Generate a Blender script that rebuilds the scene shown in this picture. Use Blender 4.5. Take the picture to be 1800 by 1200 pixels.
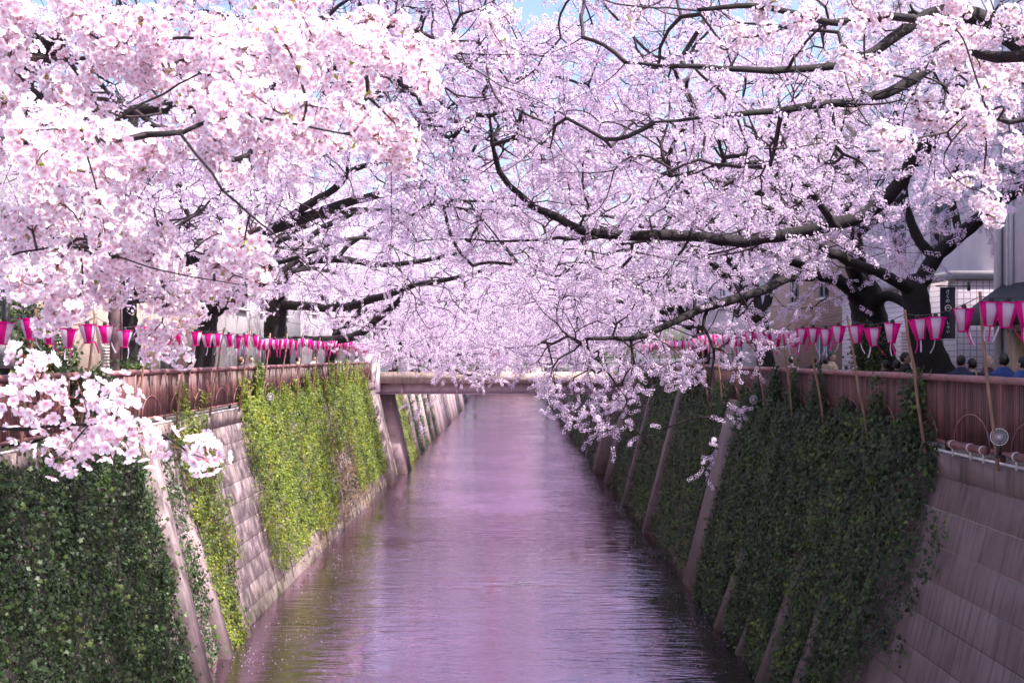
import bpy, math, random
import numpy as np
from mathutils import Vector, Matrix, Euler

for o in list(bpy.data.objects):
    bpy.data.objects.remove(o)
SC = bpy.context.scene
COL = SC.collection
R = math.radians
rng = np.random.default_rng(11)
random.seed(11)

# ------------------------------------------------------------------ camera
EYE = 1.45
FPX = 2000.0            # focal length in photograph pixels (1800 wide)
HX, HY = 899.0, 626.0   # vanishing point of the canal in the photograph
cam_d = bpy.data.cameras.new('camera')
cam = bpy.data.objects.new('camera', cam_d)
COL.objects.link(cam)
cam.location = (0, 0, EYE)
cam.rotation_euler = (R(90), 0, 0)
cam_d.sensor_width = 36.0
cam_d.lens = 36.0 * FPX / 1800.0
cam_d.shift_y = (HY - 600) / 1800.0
cam_d.shift_x = (900 - HX) / 1800.0
cam_d.clip_start = 0.05
cam_d.clip_end = 3000
cam_d.dof.use_dof = True
cam_d.dof.focus_distance = 20.0
cam_d.dof.aperture_fstop = 14.0
SC.camera = cam

def P(px, py, d):
    """photograph pixel at a depth in metres -> point in the place"""
    return np.array([(px - HX) / FPX * d, d, EYE - (py - HY) / FPX * d])

# ------------------------------------------------------------------ world, sun, exposure
SUN_EL, SUN_AZ = R(55), R(27)      # azimuth: turned from +x towards the viewer (-y)
sdir = Vector((math.cos(SUN_EL) * math.cos(SUN_AZ), -math.cos(SUN_EL) * math.sin(SUN_AZ), math.sin(SUN_EL)))
w = bpy.data.worlds.new('World')
SC.world = w
w.use_nodes = True
nt = w.node_tree
bg = nt.nodes['Background']
sky = nt.nodes.new('ShaderNodeTexSky')
sky.sky_type = 'NISHITA'
sky.sun_disc = False
sky.sun_elevation = SUN_EL
sky.sun_rotation = math.atan2(sdir.x, sdir.y)
sky.air_density = 1.0
sky.dust_density = 3.5
sky.ozone_density = 1.0
nt.links.new(sky.outputs[0], bg.inputs[0])
bg.inputs[1].default_value = 0.15
sun_d = bpy.data.lights.new('sun', 'SUN')
sun_d.energy = 5.0
sun_d.angle = R(0.6)
sun_d.color = (1.0, 0.92, 0.90)
sun = bpy.data.objects.new('sun', sun_d)
COL.objects.link(sun)
sun.location = (20, -10, 40)
sun.rotation_euler = sdir.to_track_quat('Z', 'Y').to_euler()
SC.view_settings.view_transform = 'Standard'
SC.view_settings.look = 'None'
SC.view_settings.gamma = 1.0
SC.view_settings.use_curve_mapping = False
SC.view_settings.exposure = 1.12
SC.render.engine = 'CYCLES'
SC.cycles.max_bounces = 10
SC.cycles.diffuse_bounces = 3
SC.cycles.glossy_bounces = 4
SC.cycles.transmission_bounces = 6
SC.cycles.transparent_max_bounces = 8
SC.cycles.use_denoising = True
SC.cycles.use_adaptive_sampling = True
SC.cycles.adaptive_threshold = 0.025

# ------------------------------------------------------------------ materials
def new_mat(name):
    m = bpy.data.materials.new(name)
    m.use_nodes = True
    return m, m.node_tree, m.node_tree.nodes['Principled BSDF']

def N(t, typ, **kw):
    n = t.nodes.new(typ)
    for k, v in kw.items():
        setattr(n, k, v)
    return n

def ramp(t, fac, stops):
    n = t.nodes.new('ShaderNodeValToRGB')
    e = n.color_ramp.elements
    while len(e) < len(stops):
        e.new(0.5)
    for el, (p, c) in zip(e, stops):
        el.position = p
        el.color = (*c, 1) if len(c) == 3 else c
    if fac is not None:
        t.links.new(fac, n.inputs[0])
    return n

def noise(t, scale, detail=4, rough=0.55, stretch=None, coord='POS'):
    if coord == 'POS':
        g = N(t, 'ShaderNodeNewGeometry').outputs['Position']
    else:
        g = N(t, 'ShaderNodeTexCoord').outputs['Object']
    if stretch:
        mp = N(t, 'ShaderNodeMapping')
        mp.inputs['Scale'].default_value = stretch
        t.links.new(g, mp.inputs[0])
        g = mp.outputs[0]
    n = N(t, 'ShaderNodeTexNoise')
    n.inputs['Scale'].default_value = scale
    n.inputs['Detail'].default_value = detail
    n.inputs['Roughness'].default_value = rough
    t.links.new(g, n.inputs['Vector'])
    return n

def bump(t, b, h, strength=0.3, dist=0.01):
    n = N(t, 'ShaderNodeBump')
    n.inputs['Strength'].default_value = strength
    n.inputs['Distance'].default_value = dist
    t.links.new(h, n.inputs['Height'])
    t.links.new(n.outputs[0], b.inputs['Normal'])

def mixc(t, a, b, fac, mode='MIX'):
    n = N(t, 'ShaderNodeMix', data_type='RGBA', blend_type=mode)
    for s, v in ((n.inputs[6], a), (n.inputs[7], b)):
        if hasattr(v, 'links'):
            t.links.new(v, s)
        else:
            s.default_value = (*v, 1)
    if hasattr(fac, 'links'):
        t.links.new(fac, n.inputs[0])
    else:
        n.inputs[0].default_value = fac
    return n.outputs[2]

def simple(name, c, rough=0.6, metal=0.0, var=0.25, scale=8, bmp=0.0, stretch=None):
    m, t, b = new_mat(name)
    n = noise(t, scale, stretch=stretch)
    lo = tuple(x * (1 - var) for x in c)
    hi = tuple(min(1, x * (1 + var)) for x in c)
    r = ramp(t, n.outputs[0], [(0.3, lo), (0.7, hi)])
    t.links.new(r.outputs[0], b.inputs['Base Color'])
    b.inputs['Roughness'].default_value = rough
    b.inputs['Metallic'].default_value = metal
    if bmp:
        bump(t, b, n.outputs[0], bmp)
    return m

def concrete_mat(name, c, st=(0.2, 2.2, 0.22)):
    m, t, b = new_mat(name)
    n1 = noise(t, 1.3, 6, 0.6)
    n2 = noise(t, 5.0, 5, 0.6, stretch=st)
    n3 = noise(t, 40, 3, 0.6)
    oi = N(t, 'ShaderNodeObjectInfo')
    a = ramp(t, n1.outputs[0], [(0.3, tuple(x * .72 for x in c)), (0.55, c), (0.8, tuple(min(1, x * 1.2) for x in c))])
    s = ramp(t, n2.outputs[0], [(0.36, (0.42, 0.38, 0.38)), (0.52, (1, 1, 1)), (0.72, (1.0, 1.0, 1.0))])
    col = mixc(t, a.outputs[0], s.outputs[0], 0.6, 'MULTIPLY')
    v = ramp(t, oi.outputs['Random'], [(0.0, (0.90, 0.90, 0.90)), (1.0, (1.0, 1.0, 1.0))])
    col = mixc(t, col, v.outputs[0], 1.0, 'MULTIPLY')
    # algae band near the water line
    g = N(t, 'ShaderNodeNewGeometry')
    sp = N(t, 'ShaderNodeSeparateXYZ')
    t.links.new(g.outputs['Position'], sp.inputs[0])
    mr = N(t, 'ShaderNodeMapRange')
    mr.inputs[1].default_value = -4.1
    mr.inputs[2].default_value = -5.0
    t.links.new(sp.outputs[2], mr.inputs[0])
    mm = N(t, 'ShaderNodeMath', operation='MULTIPLY')
    t.links.new(mr.outputs[0], mm.inputs[0])
    t.links.new(ramp(t, n1.outputs[0], [(0.35, (0.2, 0.2, 0.2)), (0.65, (1, 1, 1))]).outputs[0], mm.inputs[1])
    col = mixc(t, col, (0.11, 0.10, 0.055), mm.outputs[0])
    t.links.new(col, b.inputs['Base Color'])
    b.inputs['Roughness'].default_value = 0.85
    ad = N(t, 'ShaderNodeMath', operation='ADD')
    t.links.new(n1.outputs[0], ad.inputs[0])
    t.links.new(n3.outputs[0], ad.inputs[1])
    bump(t, b, ad.outputs[0], 0.45, 0.012)
    return m

def petal_mat(name, base, deep, transl=0.32):
    m, t, b = new_mat(name)
    at = N(t, 'ShaderNodeAttribute')
    at.attribute_name = 'cen'
    oi = N(t, 'ShaderNodeObjectInfo')
    v = ramp(t, oi.outputs['Random'], [(0.0, tuple(x * .93 for x in base)), (0.5, base), (1.0, tuple(min(0.95, x * 1.06) for x in base))])
    col = mixc(t, v.outputs[0], deep, at.outputs['Fac'])
    out = t.nodes['Material Output']
    d = N(t, 'ShaderNodeBsdfDiffuse')
    tr = N(t, 'ShaderNodeBsdfTranslucent')
    mx = N(t, 'ShaderNodeMixShader')
    mx.inputs[0].default_value = transl
    t.links.new(col, d.inputs[0])
    t.links.new(col, tr.inputs[0])
    t.links.new(d.outputs[0], mx.inputs[1])
    t.links.new(tr.outputs[0], mx.inputs[2])
    t.links.new(mx.outputs[0], out.inputs[0])
    t.nodes.remove(b)
    return m

def leaf_mat(name, stops, transl=0.25, patch=None):
    m, t, b = new_mat(name)
    oi = N(t, 'ShaderNodeObjectInfo')
    at = N(t, 'ShaderNodeAttribute')
    at.attribute_name = 'tone'
    n = noise(t, 0.9, 3, 0.6)
    a1 = N(t, 'ShaderNodeMath', operation='MULTIPLY_ADD')
    t.links.new(oi.outputs['Random'], a1.inputs[0])
    a1.inputs[1].default_value = 0.35
    t.links.new(at.outputs['Fac'], a1.inputs[2])
    a2 = N(t, 'ShaderNodeMath', operation='MULTIPLY_ADD')
    t.links.new(n.outputs[0], a2.inputs[0])
    a2.inputs[1].default_value = 0.9
    a2.inputs[2].default_value = -0.45
    a3 = N(t, 'ShaderNodeMath', operation='ADD')
    t.links.new(a1.outputs[0], a3.inputs[0])
    t.links.new(a2.outputs[0], a3.inputs[1])
    r = ramp(t, a3.outputs[0], stops)
    t.links.new(r.outputs[0], b.inputs['Base Color'])
    b.inputs['Roughness'].default_value = 0.5
    out = t.nodes['Material Output']
    tr = N(t, 'ShaderNodeBsdfTranslucent')
    t.links.new(r.outputs[0], tr.inputs[0])
    mx = N(t, 'ShaderNodeMixShader')
    mx.inputs[0].default_value = transl
    t.links.new(b.outputs[0], mx.inputs[1])
    t.links.new(tr.outputs[0], mx.inputs[2])
    t.links.new(mx.outputs[0], out.inputs[0])
    return m

def cloth_mat(name, c, transl):
    m, t, b = new_mat(name)
    b.inputs['Base Color'].default_value = (*c, 1)
    b.inputs['Roughness'].default_value = 0.55
    out = t.nodes['Material Output']
    tr = N(t, 'ShaderNodeBsdfTranslucent')
    tr.inputs[0].default_value = (*c, 1)
    mx = N(t, 'ShaderNodeMixShader')
    mx.inputs[0].default_value = transl
    t.links.new(b.outputs[0], mx.inputs[1])
    t.links.new(tr.outputs[0], mx.inputs[2])
    t.links.new(mx.outputs[0], out.inputs[0])
    return m

def bark_mat(name, c):
    m, t, b = new_mat(name)
    n1 = noise(t, 14, 5, 0.65, stretch=(1, 1, 2.5))
    n2 = noise(t, 2.2, 3, 0.6)
    a = ramp(t, n1.outputs[0], [(0.3, tuple(x * .45 for x in c)), (0.55, c), (0.75, tuple(x * 1.8 for x in c))])
    k = ramp(t, n2.outputs[0], [(0.35, (0.6, 0.6, 0.6)), (0.7, (1.0, 1.0, 1.0))])
    t.links.new(mixc(t, a.outputs[0], k.outputs[0], 1.0, 'MULTIPLY'), b.inputs['Base Color'])
    b.inputs['Roughness'].default_value = 0.85
    bump(t, b, n1.outputs[0], 0.8, 0.02)
    return m

def brick_mat(name, c1, c2, mortar, sx, sy, axis='X', ms=0.02):
    m, t, b = new_mat(name)
    g = N(t, 'ShaderNodeNewGeometry')
    sp = N(t, 'ShaderNodeSeparateXYZ')
    t.links.new(g.outputs['Position'], sp.inputs[0])
    ad = N(t, 'ShaderNodeMath', operation='ADD')
    t.links.new(sp.outputs[0], ad.inputs[0])
    t.links.new(sp.outputs[1], ad.inputs[1])
    cb = N(t, 'ShaderNodeCombineXYZ')
    t.links.new(ad.outputs[0], cb.inputs[0])
    t.links.new(sp.outputs[2], cb.inputs[1])
    br = N(t, 'ShaderNodeTexBrick')
    br.inputs['Color1'].default_value = (*c1, 1)
    br.inputs['Color2'].default_value = (*c2, 1)
    br.inputs['Mortar'].default_value = (*mortar, 1)
    br.inputs['Scale'].default_value = 1.0
    br.inputs['Brick Width'].default_value = sx
    br.inputs['Row Height'].default_value = sy
    br.inputs['Mortar Size'].default_value = ms
    br.offset = 0.0 if sx == sy else 0.5
    t.links.new(cb.outputs[0], br.inputs['Vector'])
    n = noise(t, 0.8, 4)
    k = ramp(t, n.outputs[0], [(0.3, (0.8, 0.8, 0.8)), (0.7, (1, 1, 1))])
    t.links.new(mixc(t, br.outputs[0], k.outputs[0], 1.0, 'MULTIPLY'), b.inputs['Base Color'])
    b.inputs['Roughness'].default_value = 0.6
    bump(t, b, br.outputs['Fac'], -0.3, 0.01)
    return m

M = {}
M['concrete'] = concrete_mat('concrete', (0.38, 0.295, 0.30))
M['cap'] = concrete_mat('coping_concrete', (0.33, 0.25, 0.24))
M['bridge'] = concrete_mat('bridge_concrete', (0.48, 0.37, 0.33), (2.2, 2.2, 0.22))
M['shade_toned_concrete'] = concrete_mat('shade_toned_concrete', (0.20, 0.15, 0.152))  # stained concrete, with the right wall's shade darkened into its colour
M['mortar'] = simple('mortar', (0.07, 0.055, 0.055), 0.9)
M['petal'] = petal_mat('petal', (0.92, 0.83, 0.92), (0.62, 0.10, 0.28), 0.42)
M['petal_far'] = petal_mat('petal_far', (0.87, 0.745, 0.925), (0.74, 0.36, 0.52))
M['stamen'] = simple('stamen', (0.75, 0.30, 0.28), 0.6, var=0.2)
M['calyx'] = simple('calyx', (0.30, 0.09, 0.07), 0.6, var=0.3)
M['bark'] = bark_mat('bark', (0.019, 0.012, 0.015))
M['twig'] = simple('twig', (0.028, 0.016, 0.020), 0.8, var=0.4, scale=20)
M['young'] = leaf_mat('young_leaf', [(0.0, (0.20, 0.26, 0.03)), (0.5, (0.28, 0.38, 0.04)), (1.0, (0.42, 0.30, 0.07))], 0.4)
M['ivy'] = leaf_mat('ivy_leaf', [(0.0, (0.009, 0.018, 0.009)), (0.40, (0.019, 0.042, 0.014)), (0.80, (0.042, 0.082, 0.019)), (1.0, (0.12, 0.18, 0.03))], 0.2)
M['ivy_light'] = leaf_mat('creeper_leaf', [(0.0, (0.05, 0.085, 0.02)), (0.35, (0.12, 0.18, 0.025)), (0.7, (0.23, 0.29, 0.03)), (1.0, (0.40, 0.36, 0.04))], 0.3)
M['ivy_dry'] = leaf_mat('dry_creeper', [(0.0, (0.10, 0.06, 0.035)), (0.5, (0.20, 0.13, 0.06)), (1.0, (0.30, 0.22, 0.08))], 0.15)
M['vine_stem'] = simple('vine_stem', (0.14, 0.09, 0.07), 0.9, var=0.4, scale=15)
M['fence'] = simple('fence_paint', (0.135, 0.056, 0.055), 0.5, var=0.35, scale=6, stretch=(1, 1, .4))
_m = M['fence']; _t = _m.node_tree; _b = _t.nodes['Principled BSDF']
_oi = N(_t, 'ShaderNodeObjectInfo')
_v = ramp(_t, _oi.outputs['Random'], [(0.0, (0.55, 0.55, 0.55)), (0.6, (1, 1, 1)), (1.0, (1.7, 1.6, 1.6))])
_src = [l for l in _t.links if l.to_socket == _b.inputs['Base Color']][0].from_socket
_t.links.new(mixc(_t, _src, _v.outputs[0], 1.0, 'MULTIPLY'), _b.inputs['Base Color'])
M['rail'] = simple('rail_paint', (0.31, 0.15, 0.155), 0.4, var=0.25, scale=5)
M['bamboo'] = simple('pole_wood', (0.27, 0.155, 0.11), 0.55, var=0.3, scale=6, stretch=(3, 3, .6))
M['pink'] = cloth_mat('lantern_pink', (0.95, 0.015, 0.48), 0.66)
M['white'] = cloth_mat('lantern_white', (0.88, 0.80, 0.92), 0.6)
M['black'] = simple('black_plastic', (0.02, 0.02, 0.022), 0.45)
M['cord'] = simple('cord', (0.03, 0.03, 0.03), 0.6)
M['pipe'] = simple('conduit', (0.62, 0.58, 0.60), 0.4, var=0.15)
M['steel'] = simple('painted_girder', (0.60, 0.46, 0.54), 0.5, var=0.15, scale=3)
M['asphalt'] = simple('asphalt', (0.055, 0.052, 0.055), 0.9, var=0.3, scale=30, bmp=0.3)
M['paving'] = brick_mat('paving', (0.30, 0.26, 0.25), (0.25, 0.22, 0.21), (0.14, 0.12, 0.12), 0.4, 0.2)
M['wall_white'] = simple('white_render', (0.76, 0.70, 0.75), 0.7, var=0.08, scale=1.5)
M['wall_beige'] = simple('beige_render', (0.55, 0.42, 0.36), 0.75, var=0.12, scale=1.2)
M['wall_grey'] = simple('grey_render', (0.40, 0.37, 0.39), 0.75, var=0.12, scale=1.2)
M['siding'] = brick_mat('siding', (0.80, 0.70, 0.73), (0.76, 0.67, 0.71), (0.45, 0.34, 0.36), 9.0, 0.16, ms=0.012)
M['tiles'] = brick_mat('tiles', (0.76, 0.67, 0.73), (0.72, 0.64, 0.71), (0.40, 0.28, 0.33), 0.18, 0.18, ms=0.014)
M['brick'] = brick_mat('brick', (0.52, 0.34, 0.28), (0.44, 0.28, 0.23), (0.55, 0.45, 0.42), 0.30, 0.12, ms=0.012)
M['glass'] = simple('window_glass', (0.035, 0.035, 0.045), 0.08, var=0.2, scale=1)
M['frame'] = simple('window_frame', (0.25, 0.22, 0.24), 0.45)
M['shutter'] = simple('shutter', (0.62, 0.50, 0.47), 0.5, var=0.08)
M['awning'] = simple('awning_fabric', (0.045, 0.04, 0.055), 0.8, var=0.2)
M['banner'] = simple('banner_fabric', (0.012, 0.010, 0.025), 0.8, var=0.2)
M['print'] = simple('white_print', (0.72, 0.70, 0.72), 0.7, var=0.05)
M['door'] = simple('door_wood', (0.50, 0.34, 0.20), 0.5, var=0.15)
M['skin'] = simple('skin', (0.52, 0.32, 0.25), 0.5, var=0.08)
M['hair'] = simple('hair', (0.014, 0.010, 0.010), 0.5, var=0.4, scale=60)
M['orange'] = simple('orange_plastic', (0.75, 0.17, 0.03), 0.5, var=0.1)
M['red'] = simple('red_plastic', (0.55, 0.02, 0.03), 0.4, var=0.1)
M['chrome'] = simple('lamp_reflector', (0.75, 0.73, 0.76), 0.25, 0.8, var=0.1)
M['reflector'] = simple('reflector', (0.30, 0.28, 0.30), 0.35, 0.6, var=0.3, scale=30)
M['lamp_white'] = simple('lamp_white', (0.78, 0.75, 0.78), 0.35, var=0.05)
M['green_awning'] = simple('green_canvas', (0.10, 0.42, 0.22), 0.7, var=0.1)
M['sign_blue'] = simple('sign_blue', (0.06, 0.10, 0.25), 0.6)
M['bush'] = leaf_mat('bush_leaf', [(0.0, (0.012, 0.028, 0.010)), (0.4, (0.03, 0.06, 0.016)), (0.8, (0.07, 0.11, 0.025)), (1.0, (0.22, 0.26, 0.06))], 0.2)

# water: dark and murky, wind ripples running across the canal
m, t, b = new_mat('water')
b.inputs['Base Color'].default_value = (0.022, 0.014, 0.020, 1)
b.inputs['Roughness'].default_value = 0.04
b.inputs['IOR'].default_value = 2.1
try:
    b.inputs['Specular IOR Level'].default_value = 0.5
except KeyError:
    pass
n1 = noise(t, 0.8, 3, 0.6, stretch=(0.6, 2.6, 1))
n2 = noise(t, 2.4, 3, 0.6, stretch=(0.6, 2.6, 1))
n3 = noise(t, 0.30, 3, 0.55, stretch=(1.0, 0.8, 1))
mm = N(t, 'ShaderNodeMath', operation='MULTIPLY')
r3 = ramp(t, n3.outputs[0], [(0.35, (0.12, 0.12, 0.12)), (0.65, (1, 1, 1))])
t.links.new(n2.outputs[0], mm.inputs[0])
t.links.new(r3.outputs[0], mm.inputs[1])
ad = N(t, 'ShaderNodeMath', operation='MULTIPLY_ADD')
t.links.new(n1.outputs[0], ad.inputs[0])
ad.inputs[1].default_value = 0.8
t.links.new(mm.outputs[0], ad.inputs[2])
bump(t, b, ad.outputs[0], 1.0, 0.030)
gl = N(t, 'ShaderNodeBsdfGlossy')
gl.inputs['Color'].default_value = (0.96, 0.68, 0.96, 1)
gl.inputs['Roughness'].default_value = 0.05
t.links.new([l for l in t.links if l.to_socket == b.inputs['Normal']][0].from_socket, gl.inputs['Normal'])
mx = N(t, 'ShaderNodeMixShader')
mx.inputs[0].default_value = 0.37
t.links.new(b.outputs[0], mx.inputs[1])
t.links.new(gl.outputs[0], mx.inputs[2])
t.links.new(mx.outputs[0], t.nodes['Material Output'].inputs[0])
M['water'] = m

# ------------------------------------------------------------------ mesh helpers
class MB:
    """collects shapes for one mesh"""
    def __init__(self):
        self.V, self.T, self.Q, self.TM, self.QM = [], [], [], [], []
        self.n = 0
        self.F, self.FM = [], []
    def add(self, V, T=None, Q=None, mi=0):
        V = np.asarray(V, float).reshape(-1, 3)
        if T is not None and len(T):
            T = np.asarray(T, int).reshape(-1, 3) + self.n
            self.T.append(T); self.TM.append(np.full(len(T), mi))
        if Q is not None and len(Q):
            Q = np.asarray(Q, int).reshape(-1, 4) + self.n
            self.Q.append(Q); self.QM.append(np.full(len(Q), mi))
        self.V.append(V)
        self.n += len(V)
        return self
    def box(self, c, s, rz=0.0, mi=0, rot=None):
        h = np.array(s, float) / 2
        V = np.array([[x, y, z] for x in (-1, 1) for y in (-1, 1) for z in (-1, 1)], float) * h
        if rot is not None:
            V = V @ np.array(rot).T
        elif rz:
            cz, sz = math.cos(rz), math.sin(rz)
            V = V @ np.array([[cz, -sz, 0], [sz, cz, 0], [0, 0, 1]]).T
        V = V + np.array(c, float)
        return self.add(V, Q=[(0, 1, 3, 2), (4, 6, 7, 5), (0, 4, 5, 1), (2, 3, 7, 6), (0, 2, 6, 4), (1, 5, 7, 3)], mi=mi)
    def quadbox(self, pts, mi=0):
        """eight points: bottom ring of four, then top ring of four"""
        return self.add(pts, Q=[(3, 2, 1, 0), (4, 5, 6, 7), (0, 1, 5, 4), (1, 2, 6, 5), (2, 3, 7, 6), (3, 0, 4, 7)], mi=mi)
    def tube(self, pts, rad, n=8, mi=0, caps=True, jitter=0.0):
        pts = np.asarray(pts, float)
        k = len(pts)
        rad = np.full(k, rad) if np.isscalar(rad) else np.asarray(rad, float)
        tg = np.gradient(pts, axis=0)
        tg /= np.linalg.norm(tg, axis=1)[:, None] + 1e-9
        ref = np.array([0.0, 0.0, 1.0]) if abs(tg[0][2]) < 0.9 else np.array([1.0, 0, 0])
        u = np.cross(tg[0], ref); u /= np.linalg.norm(u)
        rings = []
        a = np.arange(n) * 2 * math.pi / n
        for i in range(k):
            u = u - tg[i] * (u @ tg[i]); u /= np.linalg.norm(u) + 1e-9
            v = np.cross(tg[i], u)
            rr = rad[i] * (1 + jitter * rng.uniform(-1, 1, n))
            rings.append(pts[i] + (np.cos(a) * rr)[:, None] * u + (np.sin(a) * rr)[:, None] * v)
        V = np.concatenate(rings)
        Q = []
        for i in range(k - 1):
            for j in range(n):
                j2 = (j + 1) % n
                Q.append((i * n + j, i * n + j2, (i + 1) * n + j2, (i + 1) * n + j))
        T = []
        if caps:
            V = np.concatenate([V, [pts[0]], [pts[-1]]])
            for j in range(n):
                j2 = (j + 1) % n
                T.append((k * n, j2, j))
                T.append((k * n + 1, (k - 1) * n + j, (k - 1) * n + j2))
        return self.add(V, T, Q, mi)
    def lathe(self, prof, n=16, c=(0, 0, 0), mi=0, axis=None):
        prof = np.asarray(prof, float)
        a = np.arange(n) * 2 * math.pi / n
        V = np.concatenate([np.stack([np.cos(a) * r, np.sin(a) * r, np.full(n, z)], 1) for r, z in prof])
        if axis is not None:
            V = V @ np.array(axis).T
        V = V + np.array(c, float)
        Q = [(i * n + j, i * n + (j + 1) % n, (i + 1) * n + (j + 1) % n, (i + 1) * n + j)
             for i in range(len(prof) - 1) for j in range(n)]
        return self.add(V, Q=Q, mi=mi)
    def mesh(self, name, mats, smooth=False, attr=None):
        me = bpy.data.meshes.new(name)
        V = np.concatenate(self.V) if self.V else np.zeros((0, 3))
        T = np.concatenate(self.T) if self.T else np.zeros((0, 3), int)
        Q = np.concatenate(self.Q) if self.Q else np.zeros((0, 4), int)
        mi = np.concatenate(self.TM + self.QM) if (self.TM or self.QM) else np.zeros(0, int)
        me.vertices.add(len(V))
        me.vertices.foreach_set('co', V.astype(np.float32).ravel())
        nl = T.size + Q.size
        me.loops.add(nl)
        me.loops.foreach_set('vertex_index', np.concatenate([T.ravel(), Q.ravel()]).astype(np.int32))
        me.polygons.add(len(T) + len(Q))
        st = np.concatenate([np.arange(len(T)) * 3, T.size + np.arange(len(Q)) * 4]).astype(np.int32)
        me.polygons.foreach_set('loop_start', st)
        me.polygons.foreach_set('material_index', mi.astype(np.int32))
        if smooth:
            me.polygons.foreach_set('use_smooth', np.ones(len(st), bool))
        for mm_ in (mats if isinstance(mats, (list, tuple)) else [mats]):
            me.materials.append(mm_)
        if attr:
            for k, arr in attr.items():
                a_ = me.attributes.new(k, 'FLOAT', 'POINT')
                a_.data.foreach_set('value', np.asarray(arr, np.float32))
        me.update(calc_edges=True)
        me.validate()
        return me
    def obj(self, name, mats, parent=None, smooth=False, attr=None):
        return put(name, self.mesh(name, mats, smooth, attr), parent)

def put(name, me, parent=None, loc=None, rot=None, scale=None):
    o = bpy.data.objects.new(name, me)
    COL.objects.link(o)
    if parent is not None:
        o.parent = parent
    if loc is not None:
        o.location = loc
    if rot is not None:
        o.rotation_euler = rot
    if scale is not None:
        o.scale = scale if hasattr(scale, '__len__') else (scale,) * 3
    return o

def tag(o, label=None, cat=None, group=None, kind=None):
    for k, v in (('label', label), ('category', cat), ('group', group), ('kind', kind)):
        if v:
            o[k] = v
    return o

def thing(name, label, cat, loc=(0, 0, 0), group=None, rz=0.0):
    o = bpy.data.objects.new(name, None)
    o.empty_display_size = 0.2
    COL.objects.link(o)
    o.location = loc
    o.rotation_euler = (0, 0, rz)
    return tag(o, label, cat, group)

def smooth_path(pts, step=0.25):
    """Catmull-Rom through points; the 4th column (radius) runs along"""
    p = np.asarray(pts, float)
    if len(p) < 3:
        p = np.array([p[0], (p[0] + p[-1]) / 2, p[-1]])
    q = np.concatenate([[2 * p[0] - p[1]], p, [2 * p[-1] - p[-2]]])
    out = []
    for i in range(1, len(q) - 2):
        L = np.linalg.norm(q[i + 1][:3] - q[i][:3])
        n = max(2, int(L / step))
        for tt in np.arange(n) / n:
            a, b_, c, d = q[i - 1], q[i], q[i + 1], q[i + 2]
            out.append(0.5 * (2 * b_ + (c - a) * tt + (2 * a - 5 * b_ + 4 * c - d) * tt ** 2 + (3 * b_ - a - 3 * c + d) * tt ** 3))
    out.append(p[-1])
    out = np.array(out)
    if out.shape[1] > 3:
        out[:, 3] = np.maximum(out[:, 3], 0.004)
    return out

# ------------------------------------------------------------------ scattering through geometry nodes
def scatter_group(name, protos):
    g = bpy.data.node_groups.new(name, 'GeometryNodeTree')
    g.interface.new_socket('Geometry', in_out='INPUT', socket_type='NodeSocketGeometry')
    g.interface.new_socket('Geometry', in_out='OUTPUT', socket_type='NodeSocketGeometry')
    gi, go = g.nodes.new('NodeGroupInput'), g.nodes.new('NodeGroupOutput')
    jn = g.nodes.new('GeometryNodeJoinGeometry')
    for o in protos:
        oi = g.nodes.new('GeometryNodeObjectInfo')
        oi.inputs['Object'].default_value = o
        oi.inputs['As Instance'].default_value = True
        g.links.new(oi.outputs['Geometry'], jn.inputs[0])
    ip = g.nodes.new('GeometryNodeInstanceOnPoints')
    ip.inputs['Pick Instance'].default_value = True
    g.links.new(gi.outputs[0], ip.inputs['Points'])
    g.links.new(jn.outputs[0], ip.inputs['Instance'])
    for nm, ty, sock in (('rot', 'FLOAT_VECTOR', 'Rotation'), ('scl', 'FLOAT', 'Scale'), ('idx', 'INT', 'Instance Index')):
        na = g.nodes.new('GeometryNodeInputNamedAttribute')
        na.data_type = ty
        na.inputs['Name'].default_value = nm
        g.links.new(na.outputs['Attribute'], ip.inputs[sock])
    g.links.new(ip.outputs[0], go.inputs[0])
    g['nvar'] = len(protos)
    return g

def frames(zdir, roll=None, xhint=None):
    """rotation matrices whose z axis is zdir"""
    z = zdir / (np.linalg.norm(zdir, axis=1)[:, None] + 1e-9)
    ref = np.where(np.abs(z[:, 2:3]) < 0.95, [[0, 0, 1.0]], [[1.0, 0, 0]])
    x = np.cross(ref, z); x /= np.linalg.norm(x, axis=1)[:, None] + 1e-9
    y = np.cross(z, x)
    if roll is not None:
        c, s = np.cos(roll)[:, None], np.sin(roll)[:, None]
        x, y = x * c + y * s, y * c - x * s
    return np.stack([x, y, z], 2)

def eulers(Rm):
    return np.stack([np.arctan2(Rm[:, 2, 1], Rm[:, 2, 2]),
                     np.arcsin(np.clip(-Rm[:, 2, 0], -1, 1)),
                     np.arctan2(Rm[:, 1, 0], Rm[:, 0, 0])], 1)

def scatter(name, pts, rot, scl, group, parent=None, kind='stuff'):
    me = bpy.data.meshes.new(name)
    n = len(pts)
    me.vertices.add(n)
    me.vertices.foreach_set('co', np.asarray(pts, np.float32).ravel())
    a = me.attributes.new('rot', 'FLOAT_VECTOR', 'POINT'); a.data.foreach_set('vector', np.asarray(rot, np.float32).ravel())
    a = me.attributes.new('scl', 'FLOAT', 'POINT'); a.data.foreach_set('value', np.asarray(scl, np.float32))
    a = me.attributes.new('idx', 'INT', 'POINT'); a.data.foreach_set('value', rng.integers(0, group['nvar'], n).astype(np.int32))
    o = put(name, me, parent)
    md = o.modifiers.new('scatter', 'NODES')
    md.node_group = group
    if kind:
        o['kind'] = kind
    return o

def proto(name, mb, mats, attr=None):
    return bpy.data.objects.new(name, mb.mesh(name, mats, attr=attr))

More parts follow.
